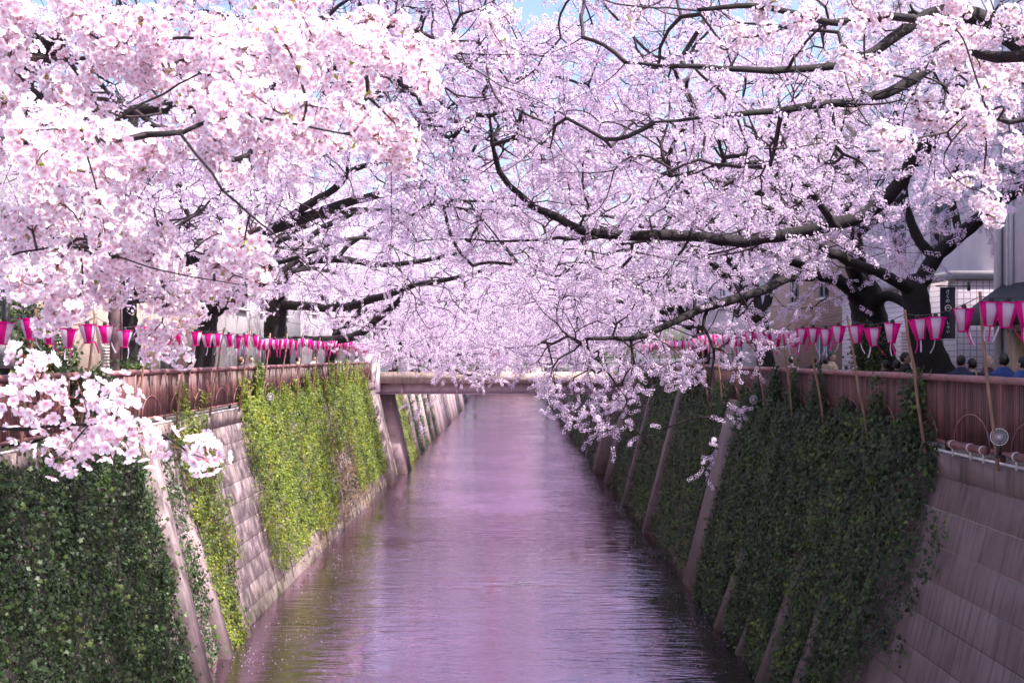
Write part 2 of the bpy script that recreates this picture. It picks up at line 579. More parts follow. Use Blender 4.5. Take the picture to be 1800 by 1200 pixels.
# ------------------------------------------------------------------ blossom prototypes
def rotz_to(d, roll):
    return frames(np.array([d], float), np.array([roll]))[0]

PET = np.array([[0, 0.0, 0], [-0.38, 0.50, 0.10], [0.38, 0.50, 0.10], [0, 0.52, 0.02],
                [-0.36, 0.86, 0.20], [0.36, 0.86, 0.20], [-0.14, 1.02, 0.24], [0.14, 1.02, 0.24], [0, 0.90, 0.15]])
PET_T = [(0, 3, 1), (0, 2, 3), (1, 3, 4), (3, 2, 5), (3, 8, 4), (3, 5, 8), (4, 8, 6), (8, 5, 7)]
PET_C = [0.70, 0.03, 0.03, 0.06, 0.0, 0.0, 0.0, 0.0, 0.02]

def flower0(mb, att, pos, Rm, r, open_=1.0):
    for k in range(5):
        a = k * 2 * math.pi / 5 + random.uniform(-.08, .08)
        V = PET * np.array([1, 1, 1.0]) * r * random.uniform(.92, 1.06)
        tilt = (1 - open_) * 0.9 + random.uniform(-.12, .12)
        ct, st = math.cos(tilt), math.sin(tilt)
        V = V @ np.array([[1, 0, 0], [0, ct, -st], [0, st, ct]]).T
        ca, sa = math.cos(a), math.sin(a)
        V = V @ np.array([[ca, -sa, 0], [sa, ca, 0], [0, 0, 1]]).T
        mb.add(V @ Rm.T + pos, T=PET_T, mi=0); att += PET_C
    # calyx and stamens
    n = 6
    a = np.arange(n) * 2 * math.pi / n
    V = np.concatenate([np.stack([np.cos(a) * .10 * r, np.sin(a) * .10 * r, np.full(n, .03 * r)], 1), [[0, 0, .10 * r]], [[0, 0, -.35 * r]]])
    T = [(j, (j + 1) % n, n) for j in range(n)]
    mb.add(V @ Rm.T + pos, T=T, mi=1); att += [1.0] * len(V)
    T = [(j, n + 1, (j + 1) % n) for j in range(n)]
    mb.add(V @ Rm.T + pos, T=T, mi=2); att += [1.0] * len(V)
    for k in range(6):
        aa = random.uniform(0, 6.28)
        e = np.array([math.cos(aa) * .28, math.sin(aa) * .28, .42]) * r
        s = np.array([-math.sin(aa), math.cos(aa), 0]) * .025 * r
        mb.add(np.array([s * .7, -s * .7, e]) @ Rm.T + pos, T=[(0, 1, 2)], mi=1); att += [1.0] * 3

def dome_dirs(n, spread=1.0):
    i = np.arange(n) + 0.5
    z = 1 - spread * i / n
    ph = i * 2.399963 + random.uniform(0, 6)
    s = np.sqrt(np.maximum(0, 1 - z * z))
    return np.stack([s * np.cos(ph), s * np.sin(ph), z], 1) + np.random.default_rng(random.randrange(9999)).normal(0, .12, (n, 3))

def leaf_tuft(mb, att, base, d, n, size, mi):
    for k in range(n):
        dd = np.array(d) + np.array([random.uniform(-.7, .7) for _ in range(3)])
        Rm = rotz_to(dd, random.uniform(0, 6.28))
        V = np.array([[0, 0, 0], [-.22, .05, .5], [.22, .05, .5], [0, 0, 1.0], [0, .08, .5]]) * size * random.uniform(.7, 1.2)
        mb.add(V @ Rm.T + base, T=[(0, 4, 1), (0, 2, 4), (1, 4, 3), (4, 2, 3)], mi=mi); att += [random.random() * .6] * 5

PM0 = [M['petal'], M['stamen'], M['calyx'], M['twig'], M['young']]
def cluster0(var):
    mb, att = MB(), []
    nf = random.randint(13, 17)
    for d in dome_dirs(nf, 1.55):
        d = d / np.linalg.norm(d)
        L = random.uniform(.034, .054)
        pos = d * L
        Rm = rotz_to(d, random.uniform(0, 6))
        flower0(mb, att, pos, Rm, random.uniform(.0165, .0195), random.choice([1, 1, 1, .8, .6]))
        s = np.cross(d, [.3, .5, .8]); s = s / np.linalg.norm(s) * .0007
        u = np.cross(d, s); u = u / np.linalg.norm(u) * .0007
        b0 = pos - d * .006
        mb.add(np.array([s, u, -s - u, b0 + s, b0 + u, b0 - s - u]), Q=[(0, 1, 4, 3), (1, 2, 5, 4), (2, 0, 3, 5)], mi=2); att += [1.0] * 6
    if var % 2 == 0:
        leaf_tuft(mb, att, np.array([0, 0, .02]), (0, 0, 1), 3, .03, 4)
    return proto('blossom_cluster', mb, PM0, {'cen': att, 'tone': att})

def single_flower(op):
    mb, att = MB(), []
    flower0(mb, att, np.zeros(3), np.eye(3), .0185, op)
    mb.add(np.array([[.0007, 0, -.045], [-.0004, .0006, -.045], [-.0004, -.0006, -.045], [.0007, 0, -.005], [-.0004, .0006, -.005], [-.0004, -.0006, -.005]]),
           Q=[(0, 1, 4, 3), (1, 2, 5, 4), (2, 0, 3, 5)], mi=2); att += [1.0] * 6
    return mb.mesh('blossom', PM0, attr={'cen': att, 'tone': att})

KITE = np.array([[0, .05, 0], [-.44, .60, .12], [0, 1.0, .20], [.44, .60, .12]])
def flower1(mb, att, pos, Rm, r):
    for k in range(5):
        a = k * 2 * math.pi / 5
        ca, sa = math.cos(a), math.sin(a)
        V = (KITE * r) @ np.array([[ca, -sa, 0], [sa, ca, 0], [0, 0, 1]]).T
        mb.add(V @ Rm.T + pos, T=[(0, 3, 1), (1, 3, 2)], mi=0); att += [.40, .02, 0.0, .02]

def sprig(lod, length, ncl, nfl, rad, fr, thick=.003):
    """a twig along +z carrying tufts of blossom"""
    mb, att = MB(), []
    pts = [np.zeros(3)]
    d = np.array([0, 0, 1.0])
    for k in range(4):
        d = d + np.array([random.uniform(-.25, .25), random.uniform(-.25, .25), 0]); d /= np.linalg.norm(d)
        pts.append(pts[-1] + d * length / 4)
    n0 = mb.n
    mb.tube(pts, np.linspace(thick, thick * .35, 5), 3, mi=3, caps=False); att += [0.0] * (mb.n - n0)
    for k in range(ncl):
        tt = (k + random.uniform(.2, .8)) / ncl
        i = min(3, int(tt * 4))
        c = pts[i] + (pts[i + 1] - pts[i]) * (tt * 4 - i)
        ax = np.array([random.gauss(0, 1), random.gauss(0, 1), random.gauss(.3, .6)]); ax /= np.linalg.norm(ax)
        Rc = rotz_to(ax, 0)
        if k < ncl - 1 and random.random() < .12:
            continue
        for dd in dome_dirs(nfl, 1.7):
            dd = Rc @ (dd / np.linalg.norm(dd))
            pos = c + dd * random.uniform(.75, 1.15) * rad
            Rm = rotz_to(dd, random.uniform(0, 6))
            r = fr * random.uniform(.85, 1.12)
            if lod == 1:
                flower1(mb, att, pos, Rm, r)
            else:
                a = np.arange(5) * 2 * math.pi / 5
                V = np.concatenate([[[0, 0, -.12 * r]], np.stack([np.cos(a) * r, np.sin(a) * r, np.full(5, .12 * r)], 1)])
                mb.add(V @ Rm.T + pos, T=[(0, j + 1, (j + 1) % 5 + 1) for j in range(5)], mi=0); att += [.22] + [0.0] * 5
    if lod == 1 and random.random() < .4:
        leaf_tuft(mb, att, pts[-1], d, 2, .03, 4)
    return mb, att

PM1 = [M['petal_far'], M['stamen'], M['calyx'], M['twig'], M['young']]
def sprig_protos(name, lod, n, **kw):
    out = []
    for k in range(n):
        mb, att = sprig(lod, **kw)
        out.append(proto(name, mb, PM1, {'cen': att, 'tone': att}))
    return out

G0 = scatter_group('blossom clusters near', [cluster0(k) for k in range(5)])
G1 = scatter_group('blossom sprigs middle', sprig_protos('blossom_sprig', 1, 6, length=.27, ncl=5, nfl=9, rad=.042, fr=.0170))
G2 = scatter_group('blossom sprigs far', sprig_protos('blossom_sprig_far', 2, 6, length=.42, ncl=6, nfl=8, rad=.055, fr=.0235, thick=.004))
GB = scatter_group('blossom sprays sparse', sprig_protos('blossom_spray', 1, 4, length=.30, ncl=3, nfl=6, rad=.04, fr=.0205, thick=.002))

# ------------------------------------------------------------------ trees
LBX = [-200, 0, 380, 500, 530, 640, 700, 860, 930, 960, 1010, 1060, 1110, 1150, 1240, 1300, 1340, 1440, 1500, 1560, 1620, 1690, 1740, 1800, 1900]
LBY = [560, 560, 590, 570, 600, 640, 665, 675, 690, 730, 750, 770, 755, 695, 672, 662, 645, 635, 590, 545, 515, 475, 425, 360, 330]
CLEAR = [
    [(340, 448, 27), (405, 424, 27), (480, 402, 26), (560, 378, 26), (640, 352, 25)], [(490, 398, 26), (530, 366, 26), (585, 330, 26), (612, 300, 25), (662, 285, 25)],
    [(500, 532, 45), (600, 541, 44), (660, 528, 43), (720, 508, 42), (800, 490, 41)], [(560, 598, 45), (620, 592, 44), (665, 560, 44), (700, 530, 43)],
    [(480, 480, 45), (520, 468, 45), (590, 452, 44), (680, 462, 43), (760, 452, 42)], [(595, 452, 44), (610, 430, 44), (650, 404, 44)],
    [(1590, 335, 17.5), (1560, 360, 18), (1480, 402, 18), (1330, 430, 18), (1220, 420, 17.8), (1050, 415, 17.4), (980, 385, 17.2), (925, 345, 17), (885, 300, 16.8), (865, 230, 16.6)],
    [(1390, 488, 25), (1330, 512, 24.6), (1250, 538, 23.8), (1190, 560, 23), (1120, 588, 22.4), (1050, 596, 22)],
    [(1640, 640, 23), (1616, 565, 23), (1608, 515, 23), (1640, 460, 23), (1690, 410, 22.6), (1745, 365, 22)], [(1645, 455, 23), (1618, 425, 23), (1600, 380, 23), (1592, 340, 23)],
    [(1608, 515, 22.6), (1572, 497, 22.6), (1530, 476, 22), (1480, 452, 21.4)], [(1540, 640, 27.6), (1528, 560, 27.6), (1520, 515, 27.4), (1495, 460, 26.6)],
    [(1245, 540, 23.8), (1255, 612, 23.6), (1252, 690, 23.5)], [(488, 640, 46), (484, 565, 46), (490, 535, 46)]]
def near_clear(px, py, d, margin):
    out = np.zeros(len(px), bool)
    for line in CLEAR:
        for a, b2 in zip(line[:-1], line[1:]):
            ax, ay, bx_, by_ = a[0], a[1], b2[0], b2[1]
            L2 = (bx_ - ax) ** 2 + (by_ - ay) ** 2
            tt = np.clip(((px - ax) * (bx_ - ax) + (py - ay) * (by_ - ay)) / L2, 0, 1)
            dist = np.hypot(px - ax - tt * (bx_ - ax), py - ay - tt * (by_ - ay))
            out |= (dist < margin) & (d < a[2] + tt * (b2[2] - a[2]) + .3)
    return out
def seen_ok(p, holes=()):
    px = HX + p[:, 0] / np.maximum(p[:, 1], .1) * FPX
    py = HY - (p[:, 2] - EYE) / np.maximum(p[:, 1], .1) * FPX
    ok = py < np.interp(px, LBX, LBY) + rng.normal(0, 10, len(p))
    ok &= ~(near_clear(px, py, p[:, 1], 3 + 420 / np.maximum(p[:, 1], 5)) & (rng.random(len(p)) < .66))
    gap = ((px - 960) / 105) ** 2 + ((py - 0) / 46) ** 2 < 1
    ok &= ~(gap & (rng.random(len(p)) < .7))
    for (hx, hy, rx, ry, pr) in holes:
        g = ((px - hx) / rx) ** 2 + ((py - hy) / ry) ** 2 < 1
        ok &= ~(g & (rng.random(len(p)) < pr))
    return ok

def ellipsoids(n, els):
    wt = np.array([e[2] for e in els], float); wt /= wt.sum()
    k = rng.choice(len(els), n, p=wt)
    d = rng.normal(size=(n, 3)); d /= np.linalg.norm(d, axis=1)[:, None]
    r = rng.uniform(.12, 1, n) ** (1 / 2.4)
    c = np.array([e[0] for e in els])[k]; s = np.array([e[1] for e in els])[k]
    return c + d * r[:, None] * s

def grow(limbs, att, seg=.32, jit=.10, sag=.06, dmin=.10):
    """join every crown point to the nearest wood already there; returns nodes, parents, limb count, tips"""
    L = np.concatenate([l[:, :3] for l in limbs])
    nl = len(L)
    d0 = np.sqrt(((att[:, None, :] - L[None, ::3, :]) ** 2).sum(2)).min(1)
    att = att[np.argsort(d0)]
    cap = nl + len(att) * 22 + 10
    pos = np.empty((cap, 3)); pos[:nl] = L
    par = np.full(cap, -1)
    n = nl
    tips = []
    for a in att:
        dd = ((pos[:n] - a) ** 2).sum(1)
        i = int(np.argmin(dd)); D = math.sqrt(dd[i])
        if D < dmin:
            continue
        k = min(20, max(1, int(round(D / seg))))
        p0 = pos[i]
        off = rng.normal(0, jit * D, 3); off[2] += sag * D
        pr = i
        for j in range(1, k + 1):
            s = j / k
            pos[n] = p0 + (a - p0) * s + off * math.sin(math.pi * s) * (1 if k > 1 else 0) + (rng.normal(0, .02, 3) if j < k else 0)
            par[n] = pr; pr = n; n += 1
        tips.append(n - 1)
    pos, par = pos[:n], par[:n]
    ch = np.arange(nl, n)
    cc = np.zeros(n); np.add.at(cc, par[ch], 1)
    mid = (par >= 0) & (cc > 0); mid[:nl] = False
    for _ in range(5):      # round the joints off
        acc = np.zeros((n, 3)); np.add.at(acc, par[ch], pos[ch])
        tgt = (pos[par[mid]] + acc[mid] / cc[mid][:, None]) / 2
        pos[mid] = pos[mid] * .4 + tgt * .6
    return pos, par, nl, tips

def prisms(mb, p0, p1, r0, r1, n):
    d = p1 - p0
    Rm = frames(d, rng.uniform(0, 6, len(d)))
    a = np.arange(n) * 2 * math.pi / n
    ring = np.cos(a)[None, :, None] * Rm[:, None, :, 0] + np.sin(a)[None, :, None] * Rm[:, None, :, 1]
    A = p0[:, None, :] + ring * r0[:, None, None]
    B = p1[:, None, :] + ring * r1[:, None, None]
    V = np.concatenate([A, B], 1).reshape(-1, 3)
    base = (np.arange(len(d)) * 2 * n)[:, None, None]
    j = np.arange(n); j2 = (j + 1) % n
    Q = (np.stack([j, j2, j2 + n, j + n], 1)[None] + base).reshape(-1, 4)
    mb.add(V, Q=Q)

def cherry(label, trunk, limbs, att, group, sc=(0.85, 1.15), seg=.22, extra_limbs=(), start_r=.0034, thin=1.0, sag=.06, jit=.10):
    root = thing('cherry_tree', label, 'tree', tuple(trunk[0][:3]), 'cherry trees along the canal')
    inv = -np.array(trunk[0][:3])
    t1, t0 = np.array(trunk[-1]), np.array(trunk[-2])
    dv = (t1[:3] - t0[:3]) / np.linalg.norm(t1[:3] - t0[:3])
    trunk = list(trunk) + [(*(t1[:3] + dv * t1[3] * .7), t1[3] * .80), (*(t1[:3] + dv * t1[3] * 1.5), t1[3] * .30)]
    tp = smooth_path(trunk, .1)
    mb = MB(); q = tp.copy(); q[:, :3] += inv
    flare = 1 + .45 * np.exp(-np.arange(len(q)) * .1 / .25)
    mb.tube(q[:, :3], q[:, 3] * flare, 14, jitter=.07)
    mb.obj('trunk', M['bark'], root, smooth=True)
    LP = [tp]
    for lb in limbs:
        lp = smooth_path(lb, .18)
        # small kinks so that a limb never reads as a drawn curve
        k = len(lp)
        wob = np.cumsum(rng.normal(0, .012, (k, 3)), 0); wob -= np.linspace(0, 1, k)[:, None] * wob[-1]
        lp[:, :3] += wob
        LP.append(lp)
        mb = MB()
        mb.tube(lp[:, :3] + inv, lp[:, 3] * .82, 9, jitter=.10)
        mb.obj('branch', M['bark'], root, smooth=True)
    pos, par, nl, tips = grow(LP[1:] if len(LP) > 1 else LP, att, seg, jit, sag)
    n = len(pos)
    wgt = np.zeros(n); wgt[tips] = 1
    for i in range(n - 1, nl - 1, -1):
        wgt[par[i]] += wgt[i]
    rad = np.clip(start_r * np.maximum(wgt, 1) ** .46, .002, .036)
    ch = np.arange(nl, n)
    p1, p0 = pos[ch], pos[par[ch]]
    r1 = rad[ch]; r0 = np.where(par[ch] >= nl, np.minimum(rad[par[ch]], r1 * 1.6), r1 * 1.25)
    mb = MB()
    big = r1 > .011
    if big.any():
        prisms(mb, p0[big] + inv, p1[big] + inv, r0[big], r1[big], 5)
    prisms(mb, p0[~big] + inv, p1[~big] + inv, r0[~big], r1[~big], 3)
    tw = mb.obj('twigs', M['twig'], root); tw['kind'] = 'stuff'
    # blossom along the finer wood
    fine = (wgt[ch] <= 6) & (rng.random(len(ch)) < thin)
    pm_ = (p0 + p1) / 2
    cl = (np.sin(pm_[:, 0] * 6.1 + pm_[:, 2] * 3) + np.sin(pm_[:, 1] * 5.3 - pm_[:, 0] * 2.2) + np.sin(pm_[:, 2] * 7.7 + pm_[:, 1] * 2.9)) / 3
    fine &= rng.random(len(ch)) < np.clip(.92 + .75 * cl, .30, 1)
    fi = np.where(fine)[0]
    pp = (p0[fi] + p1[fi]) / 2
    ppx = HX + pp[:, 0] / pp[:, 1] * FPX; ppy = HY - (pp[:, 2] - EYE) / pp[:, 1] * FPX
    fi = fi[~(near_clear(ppx, ppy, pp[:, 1], 2 + 330 / np.maximum(pp[:, 1], 5)) & (rng.random(len(fi)) < .55))]
    a, b_ = p0[fi], p1[fi]
    d = b_ - a
    d = d / (np.linalg.norm(d, axis=1)[:, None] + 1e-9) + rng.normal(0, .45, d.shape)
    rot = eulers(frames(d, rng.uniform(0, 6.28, len(d))))
    pts = a + (b_ - a) * rng.uniform(0, 1, (len(a), 1)) + inv
    scatter('crown', pts, rot, rng.uniform(sc[0], sc[1], len(a)), group, root)
    return root, len(a)

def limb_px(*rows):
    return [(*P(px, py, d), r) for px, py, d, r in rows]

NSPR = 0
BANKZ = -0.20
TREES = []
def auto_tree(label, side, y0, n, group, thin=1.0, zs=1.0, sc=(.85, 1.15), xb=None, holes=(), reach=1.0, low=1.0):
    """a bank tree whose crown leans out over the water"""
    xb = xb if xb is not None else (9.4 if side < 0 else 8.8)
    s = side
    b0 = np.array([s * xb, y0, BANKZ])
    lean = rng.uniform(.3, .7)
    fork = b0 + np.array([-s * lean, rng.uniform(-.3, .3), 2.3 * zs])
    rt = rng.uniform(.30, .42)
    trunk = [(*b0, rt), (*(b0 + np.array([-s * lean * .3, .05, 1.0])), rt * .8), (*fork, rt * .72)]
    limbs = []
    for k in range(5):
        ang = (-.9 + k * .45) + rng.uniform(-.15, .15)
        L = rng.uniform(6.5, 8.5) * reach
        dx, dy = -s * math.cos(ang), math.sin(ang)
        up = rng.uniform(1.2, 3.0) * zs
        pts = [(*fork, rt * .42)]
        for q_, (rf, zf) in enumerate(((.25, .55), (.55, .95), (.8, 1.05), (1.0, .85))):
            pts.append((fork[0] + dx * L * rf + rng.normal(0, .15), fork[1] + dy * L * rf + rng.normal(0, .2), fork[2] + up * zf + rng.normal(0, .15), rt * (.34, .25, .16, .06)[q_]))
        limbs.append(pts)
    for k in range(3):
        ang = rng.uniform(0, 6.28)
        L = rng.uniform(2.5, 4)
        pts = [(*fork, rt * .5)]
        for rf, zf, rr in ((.3, .35, .4), (.65, .7, .25), (1, 1, .1)):
            pts.append((fork[0] + math.cos(ang) * L * rf - s * rf, fork[1] + math.sin(ang) * L * rf, fork[2] + zf * 5 * zs, rt * rr))
        limbs.append(pts)
    els = [((s * (xb - 4.6), y0 - .6, 4.9 * zs), (6.3 * reach, 5.6, 2.9 * zs), 5),
           ((s * xb, y0, 6.3 * zs), (4.6, 4.8, 3.4 * zs), 3),
           ((s * (xb - 7.2 * reach), y0 - .8, 2.7), (3.8, 4.6, 1.7), 2.2 * low)]
    att = ellipsoids(n, els)
    att = att[seen_ok(att, holes) & (att[:, 2] > .6)]
    r_, c_ = cherry(label, trunk, limbs, att, group, sc=sc, thin=thin)
    TREES.append((label, c_))
    return r_

# ================================================================== SETTING
WZ = -5.05
XT = {-1: 7.4, 1: 6.4}
XB = {-1: 6.3, 1: 5.2}
def wallp(side, y, v, off=0.0):
    """point on a canal wall: v 0 at the coping, 1 at the water; off metres proud of it"""
    dx, dz = XB[side] - XT[side], WZ
    L = math.hypot(dx, dz)
    nx, nz = -side * (-dz) / L, -side * 0 + (-dx) / L   # outward normal, towards the water and up
    x = side * (XT[side] + dx * v) + nx * off
    return np.array([x, y, dz * v + nz * off])
def walln(side):
    dx, dz = XB[side] - XT[side], WZ
    L = math.hypot(dx, dz)
    return np.array([-side * (-dz) / L, 0, (-dx) / L])

mb = MB()
xs = [-420, -XT[-1] - .05, XT[1] + .05, 420]
for (x0, x1, y0, y1) in ((xs[0], xs[1], -40, 205), (xs[2], xs[3], -40, 205), (xs[0], xs[3], 205, 900)):
    mb.add([(x0, y0, -.34), (x1, y0, -.34), (x1, y1, -.34), (x0, y1, -.34)], Q=[(0, 1, 2, 3)])
tag(mb.obj('ground', M['asphalt']), kind='structure')
for s in (-1, 1):
    mb = MB()
    xi, xo = XT[s] + .06, XT[s] + 4.0
    mb.box((s * (xi + xo) / 2, 115, BANKZ - .065), (xo - xi, 310, .13))
    tag(mb.obj('pavement', M['paving']), kind='structure')
mb = MB()
mb.add([(-8, -30, WZ), (8, -30, WZ), (8, 206, WZ), (-8, 206, WZ)], Q=[(0, 1, 2, 3)])
tag(mb.obj('water', M['water']), kind='structure')

def wob(y, seed, f=1.0):
    r = np.random.default_rng(seed)
    out = 0
    for k in range(5):
        out = out + math.sin(y * f * (.7 + k * .9) + r.uniform(0, 6.28)) * (.8 ** k)
    return out / 2.6

# ------------------------------------------------------------------ canal walls with their blocks
BL, BH, JT = 3.68, 0.50, 0.012
SL = {s: math.hypot(XB[s] - XT[s], WZ) for s in (-1, 1)}
BARE = {1: [(10, 17.3, 0, 1.06), (31.0, 33.2, 0, 1.06), (17.3, 24, .62, 1.06)],
        -1: [(27.2, 30.6, 0, 1.06), (22.1, 23.0, 0, 1.06), (30.6, 57, .80, 1.06), (24.0, 25.2, .3, 1.06)]}
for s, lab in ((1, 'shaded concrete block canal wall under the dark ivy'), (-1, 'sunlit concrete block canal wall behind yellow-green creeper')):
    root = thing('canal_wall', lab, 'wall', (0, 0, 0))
    CM = M['shade_toned_concrete'] if s > 0 else M['concrete']
    dx = XB[s] - XT[s]
    def pt(y, v, back):
        p = wallp(s, y, v, -.011); p[0] += s * back
        return p
    mb = MB()
    ya, yb = 2.0, 205.0
    mb.quadbox([pt(ya, 1.12, 0), pt(yb, 1.12, 0), pt(yb, 1.12, 1.2), pt(ya, 1.12, 1.2),
                pt(ya, .03, 0), pt(yb, .03, 0), pt(yb, .03, 1.2), pt(ya, .03, 1.2)])
    mb.obj('wall_core', M['mortar'], root)
    # one block, leaning with the wall, shared by all
    n = walln(s); up = np.array([s * dx / SL[s], 0, WZ / SL[s]]) * -1
    Rm = np.stack([np.array([0, 1.0, 0]), up, n], 1)
    bm = MB()
    h = np.array([BL - JT, BH - JT, .06]) / 2; bv = .002
    V = []
    for zz, ins in ((-h[2], 0), (h[2] - bv, 0), (h[2], bv)):
        V += [(-h[0] + ins, -h[1] + ins, zz), (h[0] - ins, -h[1] + ins, zz), (h[0] - ins, h[1] - ins, zz), (-h[0] + ins, h[1] - ins, zz)]
    V = np.array(V) @ Rm.T
    Q = [(8, 9, 10, 11)]
    for k in (0, 4):
        for j in range(4):
            Q.append((k + j, k + (j + 1) % 4, k + 4 + (j + 1) % 4, k + 4 + j))
    bm.add(V, Q=Q)
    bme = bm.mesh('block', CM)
    rest = MB()
    nrow = 11
    cells = []
    for i in range(nrow):
        v0 = (.30 + (i + .5) * BH) / SL[s]
        yy = 8.0 + (i * 1.37) % BL
        while yy < 72:
            cells.append((yy, v0)); yy += BL
    cnt = 0
    for (yy, v0) in cells:
        bare = any(a <= yy <= b2 and c <= v0 <= d2 for a, b2, c, d2 in BARE[s])
        p = wallp(s, yy, v0, -.036 + rng.uniform(-.002, .002))
        if bare and cnt < 290:
            put('block', bme, root, p); cnt += 1
        else:
            rest.add(V + p, Q=Q)
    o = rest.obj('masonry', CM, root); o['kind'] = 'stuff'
    # coping
    mb = MB()
    x0, x1 = XT[s] - .09, XT[s] + .5
    for k in range(40):
        a = 4 + k * 1.5
        mb.box((s * (x0 + x1) / 2, a + .745, -.14), (x1 - x0, 1.49, .33))
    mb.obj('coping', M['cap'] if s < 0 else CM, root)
    # abutments that carry the far footbridge, and the ribs beyond it
    for (a, b2, pr) in ((57.6, 59.4, .38), (63.0, 65.8, .50)):
        mb = MB()
        q0, q1 = wallp(s, a, 1.1, pr), wallp(s, a, .12, pr)
        mb.quadbox([q0, (q0[0], b2, q0[2]), (q0[0] + s * 1.0, b2, q0[2]), (q0[0] + s * 1.0, a, q0[2]),
                    q1, (q1[0], b2, q1[2]), (q1[0] + s * 1.0, b2, q1[2]), (q1[0] + s * 1.0, a, q1[2])])
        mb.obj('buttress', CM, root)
    for (a, b2, pr, v0) in ({1: [(31.2, 32.9, .16, .05), (41.6, 42.3, .26, .05), (49.5, 50.1, .26, .05), (27.0, 27.45, .26, .52), (22.3, 22.75, .27, .46), (20.1, 20.55, .27, .42), (24.7, 25.0, .24, .7)],
                             -1: [(22.25, 22.75, .22, .10), (24.45, 24.8, .18, .35), (26.3, 26.6, .20, .72)]}[s]):
        mb = MB()
        q0, q1 = wallp(s, a, 1.08, pr + .10), wallp(s, a, v0 - .08, -.02 if v0 > .3 else pr)
        mb.quadbox([q0, (q0[0], b2, q0[2]), (q0[0] + s * .6, b2, q0[2]), (q0[0] + s * .6, a, q0[2]),
                    q1, (q1[0], b2, q1[2]), (q1[0] + s * .6, b2, q1[2]), (q1[0] + s * .6, a, q1[2])])
        mb.obj('pier', CM, root)
    for k in range(14):
        a = 74 + k * 5.2; b2 = a + (1.1 if k < 4 else 4.6); pr = .3
        mb = MB()
        q0, q1 = wallp(s, a, 1.1, pr), wallp(s, a, .06, pr)
        mb.quadbox([q0, (q0[0], b2, q0[2]), (q0[0] + s * .8, b2, q0[2]), (q0[0] + s * .8, a, q0[2]),
                    q1, (q1[0], b2, q1[2]), (q1[0] + s * .8, b2, q1[2]), (q1[0] + s * .8, a, q1[2])])
        mb.obj('rib', CM, root)

mb = MB(); mb.box((0, 205.5, -2.9), (17, 1.0, 5.2))
tag(mb.obj('canal_end_wall', M['concrete']), 'plain concrete wall closing the far end of the canal', 'wall')

# ------------------------------------------------------------------ ivy
LEAF = np.array([[0, .02, .05], [0, .26, .0], [.34, .40, -.04], [.30, .10, .02], [.52, -.10, -.05], [.20, -.22, .02], [0, -.62, -.08],
                 [-.20, -.22, .02], [-.52, -.10, -.05], [-.30, .10, .02], [-.34, .40, -.04]])
LEAF_T = [(0, k, k + 1) for k in range(1, 10)] + [(0, 10, 1)]
LEAF_T = [(a, c, b2) for a, b2, c in LEAF_T]
def ivy_clump(nl, spread, size, mat):
    mb, tone = MB(), []
    for k in range(nl):
        c = np.array([random.gauss(0, spread), random.gauss(0, spread), random.uniform(-.03, .09)])
        d = np.array([random.gauss(0, .45), random.gauss(.25, .4), 1.0])
        Rm = rotz_to(d, random.gauss(0, .5))
        # keep the tip hanging down
        mb.add((LEAF * size * random.uniform(.45, 1.4)) @ Rm.T + c, T=LEAF_T)
        tone += [random.random() * .65] * len(LEAF)
    return mb, tone
def ivy_protos(nl, spread, size, mat, n=5):
    out = []
    for k in range(n):
        mb, tone = ivy_clump(nl, spread, size, mat)
        out.append(proto('ivy_clump', mb, mat, {'tone': tone}))
    return out
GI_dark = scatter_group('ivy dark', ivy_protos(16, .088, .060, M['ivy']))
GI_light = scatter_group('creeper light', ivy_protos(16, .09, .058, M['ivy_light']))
M['ivy_mid'] = leaf_mat('green_ivy', [(0.0, (0.020, 0.040, 0.012)), (0.4, (0.045, 0.085, 0.018)), (0.8, (0.09, 0.145, 0.024)), (1.0, (0.17, 0.22, 0.03))], 0.25)
GI_mid = scatter_group('ivy green', ivy_protos(15, .09, .062, M['ivy_mid']))
GI_dry = scatter_group('creeper dry', ivy_protos(9, .10, .06, M['ivy_dry']))
GI_bush = scatter_group('bush leaves', ivy_protos(12, .10, .075, M['bush']))

def ivy_points(side, y0, y1, v0f, v1f, dens, thick=.16, seed=1, edge=.25, x_fence=False):
    """points on a wall between two ragged borders, bulging in hanging curtains"""
    n = int((y1 - y0) * SL[side] * dens)
    yy = rng.uniform(y0 - edge, y1 + edge, n)
    vv = rng.uniform(-.25, 1.05, n)
    pts, keep = [], []
    for y, v in zip(yy, vv):
        e0 = y0 + wob(v * 9, seed + 3) * edge
        e1 = y1 + wob(v * 9, seed + 5) * edge
        if not (e0 < y < e1):
            continue
        if not (v0f(y) + wob(y, seed, 1.7) * .02 < v < v1f(y) + wob(y, seed + 1, 2.2) * .05):
            continue
        off = .05 + thick * (.55 + .45 * wob(y * 1.0 + .25 * math.sin(v * 7), seed + 7, 1.6)) * rng.uniform(.55, 1.1) * (.55 + .45 * min(1, (v + .3) * 2.0))
        if v < 0.02:      # climbing the fence
            p = np.array([side * (XT[side] - .03 - off * .4), y, -v * SL[side]])
        else:
            p = wallp(side, y, v, off)
        pts.append(p)
    return np.array(pts) if pts else np.zeros((0, 3))

def ivy_obj(name, pts, side, group, parent, sc=(.6, 1.35)):
    n = np.tile(walln(side) * 1.0, (len(pts), 1)) + np.array([[0, -.12, .05]]) + rng.normal(0, .25, (len(pts), 3))
    rot = eulers(frames(n, rng.normal(0, .35, len(pts))))
    return scatter(name, pts, rot, rng.uniform(*sc, len(pts)), group, parent)

def C(v):
    return lambda y: v

